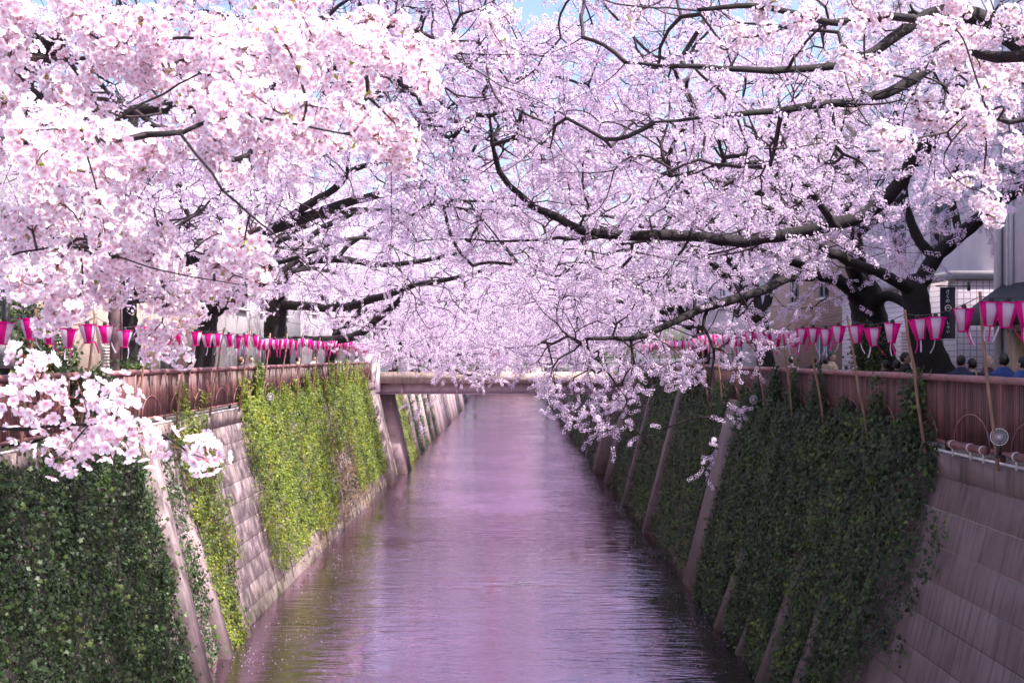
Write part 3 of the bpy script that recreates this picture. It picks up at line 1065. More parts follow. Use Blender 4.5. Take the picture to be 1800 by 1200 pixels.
def top_posts(side, seed, base=0.0, amp=.20, per=1.9, wd=.35):
    """upper edge that climbs the fence at the posts"""
    def f(y):
        k = round((y - 14.0) / per)
        c = 14.0 + k * per
        r = np.random.default_rng(seed + int(k))
        h = amp * r.uniform(0.25, 1.0)
        return base - h * max(0, 1 - ((y - c) / (wd * r.uniform(.5, 1.2))) ** 2)
    return f

def ivy_leaves(root, side, n, y0, y1, v0, v1, size, mat, out):
    """single leaves standing proud of the mass, nearest the viewer"""
    mb = MB(); mb.add(LEAF * size, T=LEAF_T)
    me = mb.mesh('leaf', mat, attr={'tone': [.35] * len(LEAF)})
    for k in range(n):
        y, v = rng.uniform(y0, y1), rng.uniform(v0, v1)
        p = wallp(side, y, v, out * rng.uniform(.8, 1.25))
        d = walln(side) + np.array([0, -.3, .2]) + rng.normal(0, .3, 3)
        e = eulers(frames(d[None], np.array([rng.normal(0, .5)])))[0]
        put('leaf', me, root, p, e, rng.uniform(.7, 1.25))

IV = {}
def ivy(label, side, parts, group=None):
    root = thing('ivy', label, 'ivy', (0, 0, 0))
    for (gname, pts) in parts:
        ivy_obj('foliage', pts, side, gname, root)
    al = np.concatenate([p for _, p in parts if len(p)])
    mb = MB()
    for k in range(70):
        p = al[rng.integers(len(al))].copy()
        q = [p]
        for j in range(7):
            p = p + np.array([0, rng.normal(0, .05), -.22]); v = -p[2] / SL[side]
            if v < .02 or p[2] < WZ + .1: break
            x_ = wallp(side, p[1], -p[2] / -WZ, .03)
            p = np.array([x_[0], p[1], p[2]]); q.append(p)
        if len(q) > 2:
            mb.tube(np.array(q), rng.uniform(.005, .012), 4)
    if mb.n:
        o = mb.obj('stems', M['vine_stem'], root); o['kind'] = 'stuff'
    return root

# right bank, near curtain (dark, broad leaves)
def rv1(y):
    base = 1.02
    if y < 19.0:
        base = .55 + (y - 17.0) * .16
    for a, b2, v0 in ((20.0, 20.65, .46), (22.2, 22.85, .50), (26.9, 27.55, .56), (24.6, 25.1, .74)):
        if a < y < b2:
            base = v0
    return base
def climb(side, y0, y1, seed, base, amp, wd, dens):
    return ivy_points(side, y0, y1, top_posts(side, seed, base, amp, wd=wd), C(.04), dens, .10, seed + 9)
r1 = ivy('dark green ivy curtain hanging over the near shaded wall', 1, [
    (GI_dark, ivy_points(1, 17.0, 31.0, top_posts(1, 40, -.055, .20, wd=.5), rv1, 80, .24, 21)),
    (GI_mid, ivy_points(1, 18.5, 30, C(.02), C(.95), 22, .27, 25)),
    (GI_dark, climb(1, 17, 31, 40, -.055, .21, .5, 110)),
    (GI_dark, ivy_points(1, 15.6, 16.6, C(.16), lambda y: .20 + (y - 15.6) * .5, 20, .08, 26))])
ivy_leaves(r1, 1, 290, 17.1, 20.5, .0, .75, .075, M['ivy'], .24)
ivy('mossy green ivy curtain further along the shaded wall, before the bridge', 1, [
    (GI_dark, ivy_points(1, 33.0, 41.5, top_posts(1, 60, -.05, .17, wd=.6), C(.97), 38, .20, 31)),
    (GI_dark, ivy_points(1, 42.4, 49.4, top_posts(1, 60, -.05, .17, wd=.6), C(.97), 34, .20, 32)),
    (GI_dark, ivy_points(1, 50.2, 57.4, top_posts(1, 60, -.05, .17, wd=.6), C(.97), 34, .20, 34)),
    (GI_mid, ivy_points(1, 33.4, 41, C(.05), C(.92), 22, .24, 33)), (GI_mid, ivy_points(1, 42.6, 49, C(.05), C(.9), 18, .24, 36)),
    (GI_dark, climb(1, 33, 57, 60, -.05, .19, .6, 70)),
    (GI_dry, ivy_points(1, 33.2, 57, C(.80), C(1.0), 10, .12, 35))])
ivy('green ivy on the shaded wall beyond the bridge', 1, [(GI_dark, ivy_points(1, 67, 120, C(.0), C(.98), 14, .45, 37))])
# left bank
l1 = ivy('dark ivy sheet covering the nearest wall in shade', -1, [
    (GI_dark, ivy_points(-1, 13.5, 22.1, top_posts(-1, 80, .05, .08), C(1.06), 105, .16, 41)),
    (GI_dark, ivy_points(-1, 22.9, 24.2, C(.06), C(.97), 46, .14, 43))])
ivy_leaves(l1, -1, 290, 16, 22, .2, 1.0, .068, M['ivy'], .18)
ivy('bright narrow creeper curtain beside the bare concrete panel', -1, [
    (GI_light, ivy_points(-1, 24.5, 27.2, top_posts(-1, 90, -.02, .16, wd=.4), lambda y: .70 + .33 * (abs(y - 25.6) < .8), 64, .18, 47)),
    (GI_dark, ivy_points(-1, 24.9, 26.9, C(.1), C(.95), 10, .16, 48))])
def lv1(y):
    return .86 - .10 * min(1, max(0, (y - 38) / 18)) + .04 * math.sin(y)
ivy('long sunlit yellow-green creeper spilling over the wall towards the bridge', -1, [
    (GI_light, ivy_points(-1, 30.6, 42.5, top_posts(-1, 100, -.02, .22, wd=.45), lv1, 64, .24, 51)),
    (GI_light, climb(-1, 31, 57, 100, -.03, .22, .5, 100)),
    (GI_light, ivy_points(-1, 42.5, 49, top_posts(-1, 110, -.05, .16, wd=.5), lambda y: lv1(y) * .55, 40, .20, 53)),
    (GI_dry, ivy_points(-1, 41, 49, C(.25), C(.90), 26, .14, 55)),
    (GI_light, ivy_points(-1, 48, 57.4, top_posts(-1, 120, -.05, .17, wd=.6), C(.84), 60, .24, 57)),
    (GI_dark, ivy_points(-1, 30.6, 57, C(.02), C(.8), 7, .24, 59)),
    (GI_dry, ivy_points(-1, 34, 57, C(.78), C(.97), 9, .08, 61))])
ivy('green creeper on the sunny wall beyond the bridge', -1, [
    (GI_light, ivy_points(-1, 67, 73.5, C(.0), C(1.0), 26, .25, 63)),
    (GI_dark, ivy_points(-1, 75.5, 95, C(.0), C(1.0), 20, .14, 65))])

# ------------------------------------------------------------------ fences
FY0, FY1, BAY = 11.2, 60.6, 1.9
def fence(s, label, lampy):
    root = thing('fence', label, 'fence', (s * (XT[s] + .08), FY0, 0))
    x = 0.0
    L = FY1 - FY0
    nb = int(L / BAY)
    pm = MB(); pm.box((0, 0, .58), (.06, .05, 1.12)).box((0, 0, .04), (.14, .12, .03)); pme = pm.mesh('post', M['fence'])
    sm = MB(); sm.box((0, 0, .62), (.026, .020, .92)); sme = sm.mesh('slat', M['fence'])
    am = MB()
    a = np.linspace(0, math.pi, 13)
    am.tube(np.stack([np.full(13, -s * .035), np.cos(a) * .62, .22 + np.sin(a) * .42], 1), .008, 5)
    ame = am.mesh('arch', M['rail'])
    nsl, rest = 0, MB()
    for k in range(nb + 1):
        put('post', pme, root, (0, k * BAY, 0))
        if k == nb:
            break
        rm = MB()
        sag = rng.uniform(-.006, .006)
        rm.tube([(0, k * BAY + .012, 1.13 + sag), (0, (k + 1) * BAY - .012, 1.13 - sag)], .052, 12)
        rm.obj('rail', M['rail'], root, smooth=True)
        rm = MB(); rm.tube([(0, k * BAY + .03, .17), (0, (k + 1) * BAY - .03, .17)], .03, 8); rm.obj('bottom_rail', M['rail'], root, smooth=True)
        put('arch', ame, root, (0, (k + .5) * BAY, 0))
        m_ = 30
        for j in range(m_):
            yy = k * BAY + (j + 1) * BAY / (m_ + 1)
            if nsl < 290 and FY0 + yy > 13.6:
                put('slat', sme, root, (0, yy, 0), rot=(0, 0, rng.normal(0, .03))); nsl += 1
            elif FY0 + yy > 13:
                rest.box((0, yy, .62), (.026, .020, .92))
    o = rest.obj('slats', M['fence'], root); o['kind'] = 'stuff'
    mb = MB(); mb.tube([(-s * .10, 0, .05), (-s * .10, L, .05)], .022, 8); mb.obj('conduit', M['pipe'], root, smooth=True)
    return root
fence(1, 'maroon slatted railing with ivy climbing it, above the shaded wall', 0)
fence(-1, 'reddish brown slatted railing in the sun above the creeper', 0)

# thick pipes clamped along the foot of the near railing
for k, (a, b2) in enumerate(((15.05, 16.3), (12.6, 14.3))):
    root = thing('pipe', ('dark pipe with white clamps at the foot of the railing beside the bare wall', 'dark pipe with white clamps at the foot of the railing under the round floodlight')[k], 'pipe', (XT[1] - .12, a, .20))
    mb = MB(); mb.tube([(0, 0, 0), (0, b2 - a, .0)], .055, 12); mb.obj('tube', M['fence'], root, smooth=True)
    for f in (.06, .4, .9):
        mb = MB(); y = (b2 - a) * f
        mb.tube([(0, y, 0), (0, y + .03, 0)], .062, 12); mb.box((0, y + .015, -.10), (.02, .03, .14)); mb.obj('clamp', M['pipe'], root)

# ------------------------------------------------------------------ slanting poles and lanterns
def pole(s, y, group, label):
    lean = .30 + rng.uniform(-.07, .07)
    root_p = np.array([s * (XT[s] - .14), y, -.02])
    tip = np.array([-s * lean, rng.uniform(-.1, .1), 2.20 + rng.uniform(-.05, .1)])
    mb = MB()
    pts = np.linspace(0, 1, 6)[:, None] * tip + rng.normal(0, .012, (6, 3)); pts[0] = 0
    mb.tube(pts, np.linspace(.026, .021, 6), 8)
    o = mb.obj('wooden_pole', M['bamboo'], smooth=True)
    o.location = root_p
    tag(o, label, 'pole', group)
    return root_p + pts[-1]

PH = np.arange(6) * math.pi / 3 + math.pi / 6
def hexring(r, z):
    return np.stack([np.cos(PH) * r, np.sin(PH) * r, np.full(6, z)], 1)
LT, LBt, LH = .142, .066, .295
def lantern_meshes():
    top, bot = hexring(LT, 0), hexring(LBt, -LH)
    out = {}
    for nm, mt in (('pink', M['pink']), ('white', M['white'])):
        k = 0
        mb = MB()
        q = [bot[0], bot[1], top[1], top[0]]
        n = np.cross(q[1] - q[0], q[3] - q[0]); n /= np.linalg.norm(n)
        c = sum(q) / 4
        q = [c + (p - c) * np.array([.985, .985, .99]) for p in q]
        q2 = [p - n * .004 for p in q]
        mb.quadbox([*q2, *q])
        out[nm] = mb.mesh('panel', mt)
    for nm, r0, z in (('rim', LT, 0), ('foot', LBt, -LH)):
        mb = MB()
        a, b2, c, d = hexring(r0 + .006, z - .008), hexring(r0 + .006, z + .008), hexring(r0 - .012, z + .008), hexring(r0 - .012, z - .008)
        n0 = np.concatenate([a, b2, c, d])
        Q = []
        for j in range(6):
            j2 = (j + 1) % 6
            for u, v in ((0, 6), (6, 12), (12, 18), (18, 0)):
                Q.append((u + j, u + j2, v + j2, v + j))
        mb.add(n0, Q=Q)
        out[nm] = mb.mesh(nm, M['pink'])
    mb = MB(); mb.tube([(0, 0, .0), (0, 0, .035), (0, 0, .07)], [.035, .035, .02], 10); mb.box((0, 0, .004), (.30, .02, .012)).box((0, 0, .003), (.02, .30, .012))
    out['socket'] = mb.mesh('socket', M['black'])
    for nm, mt in (('ribbon_pink', M['pink']), ('ribbon_white', M['white'])):
        mb = MB(); z = np.linspace(0, -.20, 6); x = .018 * np.sin(z * 16) + z * -.25
        V = []
        for i in range(6):
            V += [(x[i], -.012, -LH + z[i]), (x[i], .012, -LH + z[i]), (x[i] + .002, .012, -LH + z[i]), (x[i] + .002, -.012, -LH + z[i])]
        Q = [(0, 1, 2, 3), (20, 23, 22, 21)]
        for i in range(5):
            for j in range(4):
                Q.append((i * 4 + j, i * 4 + (j + 1) % 4, i * 4 + 4 + (j + 1) % 4, i * 4 + 4 + j))
        mb.add(V, Q=Q); out[nm] = mb.mesh('ribbon', mt)
    # one-piece lantern for the far ones
    mb = MB()
    for k in range(6):
        k2 = (k + 1) % 6
        q = [bot[k], bot[k2], top[k2], top[k]]
        n = np.cross(q[1] - q[0], q[3] - q[0]); n /= np.linalg.norm(n)
        mb.quadbox([*[p - n * .004 for p in q], *q], mi=k % 2)
    mb.box((0, 0, .03), (.05, .05, .07), mi=2).box((0, 0, 0), (.28, .02, .012), mi=2)
    mb.box((.03, 0, -LH - .12), (.02, .006, .24), mi=0)
    out['whole'] = mb.mesh('paper_lantern', [M['pink'], M['white'], M['black']])
    return out
LM = lantern_meshes()
def lantern(p, near, label, group, turn):
    if not near:
        o = put('paper_lantern', LM['whole'], None, p, (rng.normal(0, .06), rng.normal(0, .06), turn))
        return tag(o, label, 'lantern', group)
    root = thing('paper_lantern', label, 'lantern', p, group)
    root.rotation_euler = (rng.normal(0, .06), rng.normal(0, .06), turn)
    for k in range(6):
        put('panel', LM['pink' if k % 2 == 0 else 'white'], root, rot=(0, 0, k * math.pi / 3))
    put('rim', LM['rim'], root); put('lower_rim', LM['foot'], root); put('socket', LM['socket'], root)
    put('ribbon', LM['ribbon_white'], root, (.02, 0, 0), (rng.normal(0, .12), rng.normal(0, .12), rng.uniform(0, 6)))
    if rng.random() < .6:
        put('ribbon', LM['ribbon_pink'], root, (-.02, .01, 0), (rng.normal(0, .2), rng.normal(0, .2), rng.uniform(0, 6)))
    return root

ORD = ['first', 'second', 'third', 'fourth', 'fifth', 'sixth', 'seventh', 'eighth', 'ninth', 'tenth', 'eleventh', 'twelfth', 'thirteenth', 'fourteenth',
       'fifteenth', 'sixteenth', 'seventeenth', 'eighteenth', 'nineteenth', 'twentieth', 'twenty-first', 'twenty-second', 'twenty-third', 'twenty-fourth', 'twenty-fifth',
       'twenty-sixth', 'twenty-seventh', 'twenty-eighth', 'twenty-ninth', 'thirtieth', 'thirty-first', 'thirty-second', 'thirty-third', 'thirty-fourth',
       'thirty-fifth', 'thirty-sixth', 'thirty-seventh', 'thirty-eighth', 'thirty-ninth', 'fortieth', 'forty-first', 'forty-second', 'forty-third', 'forty-fourth',
       'forty-fifth', 'forty-sixth', 'forty-seventh', 'forty-eighth', 'forty-ninth', 'fiftieth']
for s, ystart, word in ((1, 11.9, 'above the shaded ivy railing'), (-1, 13.9, 'above the sunlit railing')):
    tips = []
    for k in range(18):
        y = ystart + k * 2.72 + rng.uniform(-.25, .25)
        lab = ORD[k] + ' slanting wooden pole from the viewer ' + word
        tips.append(pole(s, y, 'slanting poles carrying the lantern cord', lab))
    cm = []
    nlan = 0
    for a, b2 in zip(tips[:-1], tips[1:]):
        sag = .10 + rng.uniform(-.04, .06)
        tt = np.linspace(0, 1, 9)
        seg = a + (b2 - a) * tt[:, None]; seg[:, 2] -= sag * 4 * tt * (1 - tt) + .06
        cm += list(seg[:-1])
        fr = (.12, .40, .66, .9) if rng.random() < .35 else (.2, .5, .8)
        for f in fr:
            if nlan >= 50: break
            f = f + rng.uniform(-.06, .06)
            q = a + (b2 - a) * f; q[2] -= sag * 4 * f * (1 - f) + .06 + .06
            near = q[1] < 31
            lantern(q, near, f'pink and white hexagonal lantern, {ORD[nlan]} from the viewer {word}', 'pink and white lanterns on cords', rng.normal(.15 * s, .22))
            nlan += 1
    mb = MB(); mb.tube(cm, .006, 4)
    o = mb.obj('lantern_cord', M['cord']); tag(o, 'thin black cord carrying the lanterns ' + word, 'cord')

# ------------------------------------------------------------------ floodlights on the wall tops
def floodlight(p, label, aim, shell, glass):
    root = thing('floodlight', label, 'lamp', p, 'round floodlights on the canal walls')
    A = rotz_to(np.array(aim, float), 0)
    mb = MB(); mb.lathe([(.02, -.13), (.05, -.12), (.075, -.06), (.105, 0), (.112, .005), (.112, .012), (.104, .01)], 20, axis=A); mb.obj('shell', shell, root, smooth=True)
    mb = MB(); mb.lathe([(.104, .008), (.085, -.03), (.05, -.05), (.0, -.055)], 20, axis=A); mb.obj('reflector', M['reflector'], root, smooth=True)
    mb = MB(); mb.lathe([(.0, -.03), (.035, -.025), (.03, .0), (.0, .008)], 12, axis=A); mb.obj('bulb', glass, root, smooth=True)
    mb = MB()
    for k in range(8):
        a = k * math.pi / 8
        e = np.array([math.cos(a), math.sin(a), 0]) * .108
        pts = np.array([e + [0, 0, .01], e * .5 + [0, 0, .028], [0, 0, .034], -e * .5 + [0, 0, .028], -e + [0, 0, .01]]) @ A.T
        mb.tube(pts, .0022, 4)
    for rr in (.045, .08):
        a = np.linspace(0, 2 * math.pi, 17)
        mb.tube(np.stack([np.cos(a) * rr, np.sin(a) * rr, np.full(17, .026)], 1) @ A.T, .002, 4)
    mb.obj('wire_guard', M['pipe'], root)
    mb = MB(); mb.box((0, 0, -.16), (.03, .03, .16)); mb.box((0, 0, -.25), (.10, .08, .03)); mb.obj('bracket', M['black'], root)
    return root
floodlight((XT[1] - .16, 14.55, .42), 'white caged floodlight at the foot of the nearest railing bay', (-.55, -.8, .15), M['lamp_white'], M['chrome'])
floodlight(P(1332, 702, 28.9) + [-.1, 0, 0], 'small caged floodlight among the dark ivy on the shaded wall', (-.6, -.75, .1), M['lamp_white'], M['chrome'])
floodlight(P(237, 738, 21.6), 'dark-backed floodlight with red glass on the shaded near wall', (.55, -.3, -.5), M['black'], M['red'])
floodlight(P(466, 697, 33.6) + [.15, 0, 0], 'white caged floodlight among the sunlit creeper', (.6, -.75, .1), M['lamp_white'], M['chrome'])

# ------------------------------------------------------------------ the footbridge across the canal
BY0, BY1 = 62.2, 67.0
bx0, bx1 = -8.6, 7.4
root = thing('footbridge', 'concrete bridge with a lavender steel girder spanning the canal', 'bridge', (0, BY0, 0))
mb = MB(); mb.box(((bx0 + bx1) / 2, (BY1 - BY0) / 2, .15), (bx1 - bx0, BY1 - BY0, .30)); mb.obj('deck', M['bridge'], root)
for yy in (-.14, BY1 - BY0 + .14):
    mb = MB(); mb.box(((bx0 + bx1) / 2, yy, .26), (bx1 - bx0 + .3, .26, .56)); mb.obj('parapet', M['bridge'], root)
for yy in (.3, 1.7, 3.1, 4.5):
    mb = MB(); mb.box(((bx0 + bx1) / 2, yy, -.32), (bx1 - bx0 - .2, .06, .54)); mb.box(((bx0 + bx1) / 2, yy, -.60), (bx1 - bx0 - .2, .26, .04)); mb.obj('girder', M['steel'], root)
for k in range(5):
    mb = MB(); mb.box((-6.0 + k * 3.0, .25, -.33), (.08, .16, .48)); mb.obj('stiffener', M['steel'], root)
for yy in (-.14, BY1 - BY0 + .14):
    mb = MB()
    for z in (.85, 1.1, 1.45):
        mb.tube([(bx0, yy, z), (bx1, yy, z)], .022, 6)
    mb.obj('handrail', M['frame'], root)
    for k in range(10):
        mb = MB(); mb.box((bx0 + .8 + k * 1.6, yy, .98), (.05, .05, .96)); mb.obj('baluster', M['frame'], root)
for s in (-1, 1):
    mb = MB(); mb.box((s * 7.55 if s < 0 else 7.2, -.5, .62), (.80, .7, 2.2)); mb.box((s * 7.55 if s < 0 else 7.2, -.5, 1.76), (.88, .78, .08))
    o = mb.obj('bridge_pillar', M['wall_white'])
    o.location = (0, BY0, 0)
    tag(o, ('white stone pillar at the end of the bridge beside the sunlit railing', 'white stone pillar at the end of the bridge beside the shaded railing')[s > 0], 'pillar')

# ------------------------------------------------------------------ people
def remeshed(mb, name, mat, voxel, it=6):
    me = mb.mesh(name, mat)
    o = bpy.data.objects.new(name, me)
    COL.objects.link(o)
    md = o.modifiers.new('r', 'REMESH'); md.mode = 'VOXEL'; md.voxel_size = voxel
    md2 = o.modifiers.new('s', 'SMOOTH'); md2.iterations = it; md2.factor = .5
    dg = bpy.context.evaluated_depsgraph_get()
    dg.update()
    out = bpy.data.meshes.new_from_object(o.evaluated_get(dg))
    out.name = name
    bpy.data.objects.remove(o)
    out.polygons.foreach_set('use_smooth', np.ones(len(out.polygons), bool))
    out.materials.clear(); out.materials.append(mat)
    return out
def oval(mb, prof, cx=0.0, n=16):
    a = np.arange(n) * 2 * math.pi / n
    V = np.concatenate([np.stack([cx + np.cos(a) * rx, cy + np.sin(a) * ry, np.full(n, z)], 1) for z, rx, ry, cy in prof])
    k = len(prof)
    Q = [(i * n + j, i * n + (j + 1) % n, (i + 1) * n + (j + 1) % n, (i + 1) * n + j) for i in range(k - 1) for j in range(n)]
    V = np.concatenate([V, [[cx, prof[0][3], prof[0][0]]], [[cx, prof[-1][3], prof[-1][0]]]])
    T = [(k * n, (j + 1) % n, j) for j in range(n)] + [(k * n + 1, (k - 1) * n + j, (k - 1) * n + (j + 1) % n) for j in range(n)]
    mb.add(V, T, Q)
def arm_path(side, pose):
    if pose == 'phone' and side > 0:
        return [(.185, 0, 1.36), (.24, -.06, 1.12), (.12, -.30, 1.24)]
    return [(side * .185, 0, 1.37), (side * .235, .02, 1.10), (side * .225, -.07, .87)]
def person_meshes(pose):
    # body: head, neck, trunk, arms, hands and legs in one surface; faces -y
    b = MB()
    oval(b, [(1.455, .030, .035, -.030), (1.475, .050, .066, -.022), (1.51, .064, .085, -.010), (1.56, .072, .096, 0), (1.61, .073, .098, .006), (1.655, .060, .082, .008), (1.682, .032, .045, .010)])
    b.tube([(0, .012, 1.36), (0, .010, 1.50)], [.060, .050], 12)
    b.tube([(0, -.088, 1.60), (0, -.112, 1.555), (0, -.095, 1.535)], [.010, .017, .012], 8)      # nose
    b.tube([(-.022, -.088, 1.508), (.022, -.088, 1.508)], [.010, .010], 6)                        # mouth
    for sx in (-1, 1):
        b.tube([(sx * .074, .008, 1.585), (sx * .083, .018, 1.560), (sx * .074, .010, 1.535)], [.012, .016, .010], 6)
    oval(b, [(.84, .12, .09, 0), (.95, .15, .10, 0), (1.05, .13, .095, 0), (1.25, .16, .11, 0), (1.37, .17, .09, 0), (1.43, .08, .06, 0)])
    for sx in (-1, 1):
        ap = arm_path(sx, pose)
        b.tube(ap, [.050, .040, .030], 10)
        w_ = np.array(ap[-1]); d = w_ - np.array(ap[-2]); d /= np.linalg.norm(d)
        u = np.cross(d, [0, 0, 1.0]) if abs(d[2]) < .9 else np.array([0, 1.0, 0]); u /= np.linalg.norm(u)
        b.tube([w_, w_ + d * .045, w_ + d * .085], [.028, .036, .034], 10)
        for f, L in ((-.026, .062), (-.009, .072), (.009, .068), (.026, .054)):
            q = w_ + d * .08 + u * f
            b.tube([q, q + d * L * .55, q + d * L + np.array([0, -.015, 0])], [.0105, .010, .0085], 6)
        q = w_ + d * .03 - u * .03
        b.tube([q, q - u * .03 + d * .03, q - u * .036 + d * .06], [.012, .011, .009], 6)
        b.tube([(sx * .085, 0, .88), (sx * .095, -.01, .48), (sx * .10, .015, .08)], [.080, .055, .042], 12)
        b.tube([(sx * .10, .05, .035), (sx * .105, -.17, .03)], [.04, .035], 8)
    body = remeshed(b, 'body', M['skin'], .0095, 3)
    j = MB()
    oval(j, [(.78, .185, .135, 0), (.92, .18, .132, 0), (1.04, .165, .125, 0), (1.25, .195, .14, 0), (1.36, .205, .120, 0), (1.42, .13, .095, .005), (1.455, .085, .085, .012), (1.475, .078, .080, .012)])
    for sx in (-1, 1):
        ap = arm_path(sx, pose)
        j.tube(ap, [.075, .058, .044], 12)
    jacket = remeshed(j, 'jacket', M['skin'], .017, 5)
    p = MB()
    oval(p, [(.74, .165, .12, 0), (.86, .172, .124, 0), (.98, .16, .118, 0)])
    for sx in (-1, 1):
        p.tube([(sx * .085, 0, .86), (sx * .095, -.008, .48), (sx * .102, .012, .07)], [.098, .074, .060], 12)
    trousers = remeshed(p, 'trousers', M['skin'], .018, 4)
    h = MB()
    nu, nv = 18, 12
    V, Q = [], []
    for i in range(nv + 1):
        th = math.pi * i / nv
        for k in range(nu):
            ph = 2 * math.pi * k / nu
            r = 1 + .05 * math.sin(ph * 5 + i) + .03 * math.sin(i * 3 + k)
            V.append((.083 * r * math.sin(th) * math.cos(ph), .012 + .108 * r * math.sin(th) * math.sin(ph), 1.588 + .110 * r * math.cos(th)))
    for i in range(nv):
        for k in range(nu):
            q = (i * nu + k, i * nu + (k + 1) % nu, (i + 1) * nu + (k + 1) % nu, (i + 1) * nu + k)
            c = np.mean([V[x] for x in q], 0)
            if (c[1] < -.030 and c[2] < 1.640) or c[2] < 1.500 or (c[1] < .012 and c[2] < 1.575):
                continue
            Q.append(q)
    h.add(V, Q=Q)
    hair = h.mesh('hair', M['hair'], smooth=True)
    s_ = MB()
    for sx in (-1, 1):
        s_.tube([(sx * .10, .075, .045), (sx * .105, -.05, .05), (sx * .108, -.19, .035)], [.045, .052, .036], 10)
    shoes = s_.mesh('shoes', M['black'], smooth=True)
    return dict(body=body, jacket=jacket, trousers=trousers, hair=hair, shoes=shoes)
PM = {'stand': person_meshes('stand'), 'phone': person_meshes('phone')}
def dye(name, c):
    if name not in M:
        M[name] = simple(name, c, .8, var=.15, scale=25)
    return M[name]
def person(p, rz, label, jacket, trousers, pose='stand', hs=1.0, hair=True, group=None, hairc=None):
    root = thing('person', label, 'person', p, group, rz)
    root.scale = (hs, hs, hs)
    for k in ('body', 'trousers', 'jacket', 'shoes') + (('hair',) if hair else ()):
        me = PM[pose][k]
        mt = {'jacket': jacket, 'trousers': trousers, 'hair': hairc}.get(k)
        o = put(k, me, root)
        if mt is not None:
            o.material_slots[0].link = 'OBJECT'
            o.material_slots[0].material = mt
    if pose == 'phone':
        mb = MB(); mb.box((.11, -.36, 1.30), (.075, .010, .15)); mb.obj('telephone', M['black'], root)
    return root
navy, blue, plum, grey_c, beige_c, white_c, dark_c, red_c = (dye('navy_cloth', (.02, .025, .07)), dye('blue_cloth', (.03, .06, .22)), dye('plum_cloth', (.07, .035, .06)),
    dye('grey_cloth', (.18, .17, .18)), dye('beige_cloth', (.45, .34, .26)), dye('white_cloth', (.7, .68, .7)), dye('dark_cloth', (.025, .022, .025)), dye('red_cloth', (.5, .03, .05)))
def gx(px, x):            # depth at which a point x metres to the side shows at photograph column px
    return x * FPX / (px - HX)
for (px, x, rz, lab, jc, tr, pose, hs, hr) in (
    (1690, 8.5, 2.4, 'dark-haired person in a navy jacket looking away, beside the leaning trunk', navy, dark_c, 'stand', .985, True),
    (1708, 8.7, 3.3, 'shorter dark-haired person in a pale collar beside the navy jacket', beige_c, dark_c, 'stand', .95, True),
    (1737, 8.9, .5, 'bald person in a plum jacket facing the canal', plum, grey_c, 'stand', .985, False),
    (1764, 8.3, 3.0, 'dark-haired person seen from behind in a blue hooded top', blue, dark_c, 'stand', 1.0, True),
    (1797, 8.3, 3.6, 'person in a bright blue top cut by the picture edge', blue, navy, 'stand', .97, True),
    (1556, 8.0, 3.3, 'person with plum hood up between the two trunks', plum, dark_c, 'stand', .93, True),
    (1577, 8.0, 2.8, 'dark-clad person just left of the leaning trunk', dark_c, dark_c, 'stand', .93, True),
    (1592, 8.3, 1.2, 'taller dark-haired person against the leaning trunk', dark_c, navy, 'phone', 1.02, True),
    (1462, 8.6, .9, 'dark-haired person before the pale shop wall', beige_c, grey_c, 'phone', 1.03, True),
    (1450, 8.4, 3.0, 'brown-haired person in a beige coat by the pale shop wall', beige_c, dark_c, 'stand', .97, True),
    (1432, 8.4, 2.6, 'dark-haired person in black behind the third pole', dark_c, dark_c, 'stand', .98, True),
    (1390, 8.4, 3.3, 'person in a dark plum coat under the hanging blossom', plum, dark_c, 'stand', .97, True)):
    person((x, gx(px, x), BANKZ), rz, lab, jc, tr, pose, hs, hr)
brown_hair = simple('brown_hair', (.12, .05, .03), .5, var=.3, scale=60)
for (px, x, rz, lab, jc, tr, pose, hs, hc) in (
    (424, -8.6, 2.6, 'brown-haired person in a dark top beyond the sunlit railing', dark_c, navy, 'stand', .97, brown_hair),
    (442, -8.9, .4, 'person in a grey jacket beside the brown-haired one', grey_c, dark_c, 'phone', .98, None),
    (524, -8.7, 2.2, 'person in a beige coat near the thick trunk', beige_c, dark_c, 'stand', .97, None),
    (552, -8.6, .8, 'person in a white shirt beyond the sunlit railing', white_c, navy, 'phone', .98, None),
    (334, -9.0, 3.0, 'person in a dark jacket before the shuttered house', dark_c, dark_c, 'stand', .95, None)):
    person((x, gx(px, x), BANKZ), rz, lab, jc, tr, pose, hs, True, None, hc)
for (x, y, rz, lab, jc, tr, pose, hs) in (
    (-1.1, 64.0, .2, 'person in a red jacket on the bridge beside the green canopy', red_c, dark_c, 'stand', 1.0),
    (.45, 64.6, .3, 'person in a pale top under the green canopy on the bridge', beige_c, dark_c, 'stand', .98),
    (1.0, 65.0, -.4, 'person in white taking pictures on the bridge', white_c, dark_c, 'phone', 1.0),
    (-5.3, 64.3, .4, 'person in a navy coat at the sunny end of the bridge', navy, dark_c, 'stand', 1.0),
    (-4.4, 65.2, 2.8, 'person in a blue coat crossing the bridge', blue, grey_c, 'stand', .98)):
    person((x, y, .30), rz, lab, jc, tr, pose, hs)
root = thing('market_canopy', 'small green canvas canopy on posts standing on the bridge', 'canopy', (.35, 64.3, .30))
mb = MB(); mb.quadbox([(-.75, -.7, 1.28), (.75, -.7, 1.28), (.75, .7, 1.28), (-.75, .7, 1.28), (-.3, -.3, 1.55), (.3, -.3, 1.55), (.3, .3, 1.55), (-.3, .3, 1.55)]); mb.obj('canvas', M['green_awning'], root)
for sx in (-1, 1):
    for sy in (-1, 1):
        mb = MB(); mb.tube([(sx * .68, sy * .62, 0), (sx * .68, sy * .62, 1.3)], .02, 6); mb.obj('leg', M['pipe'], root)

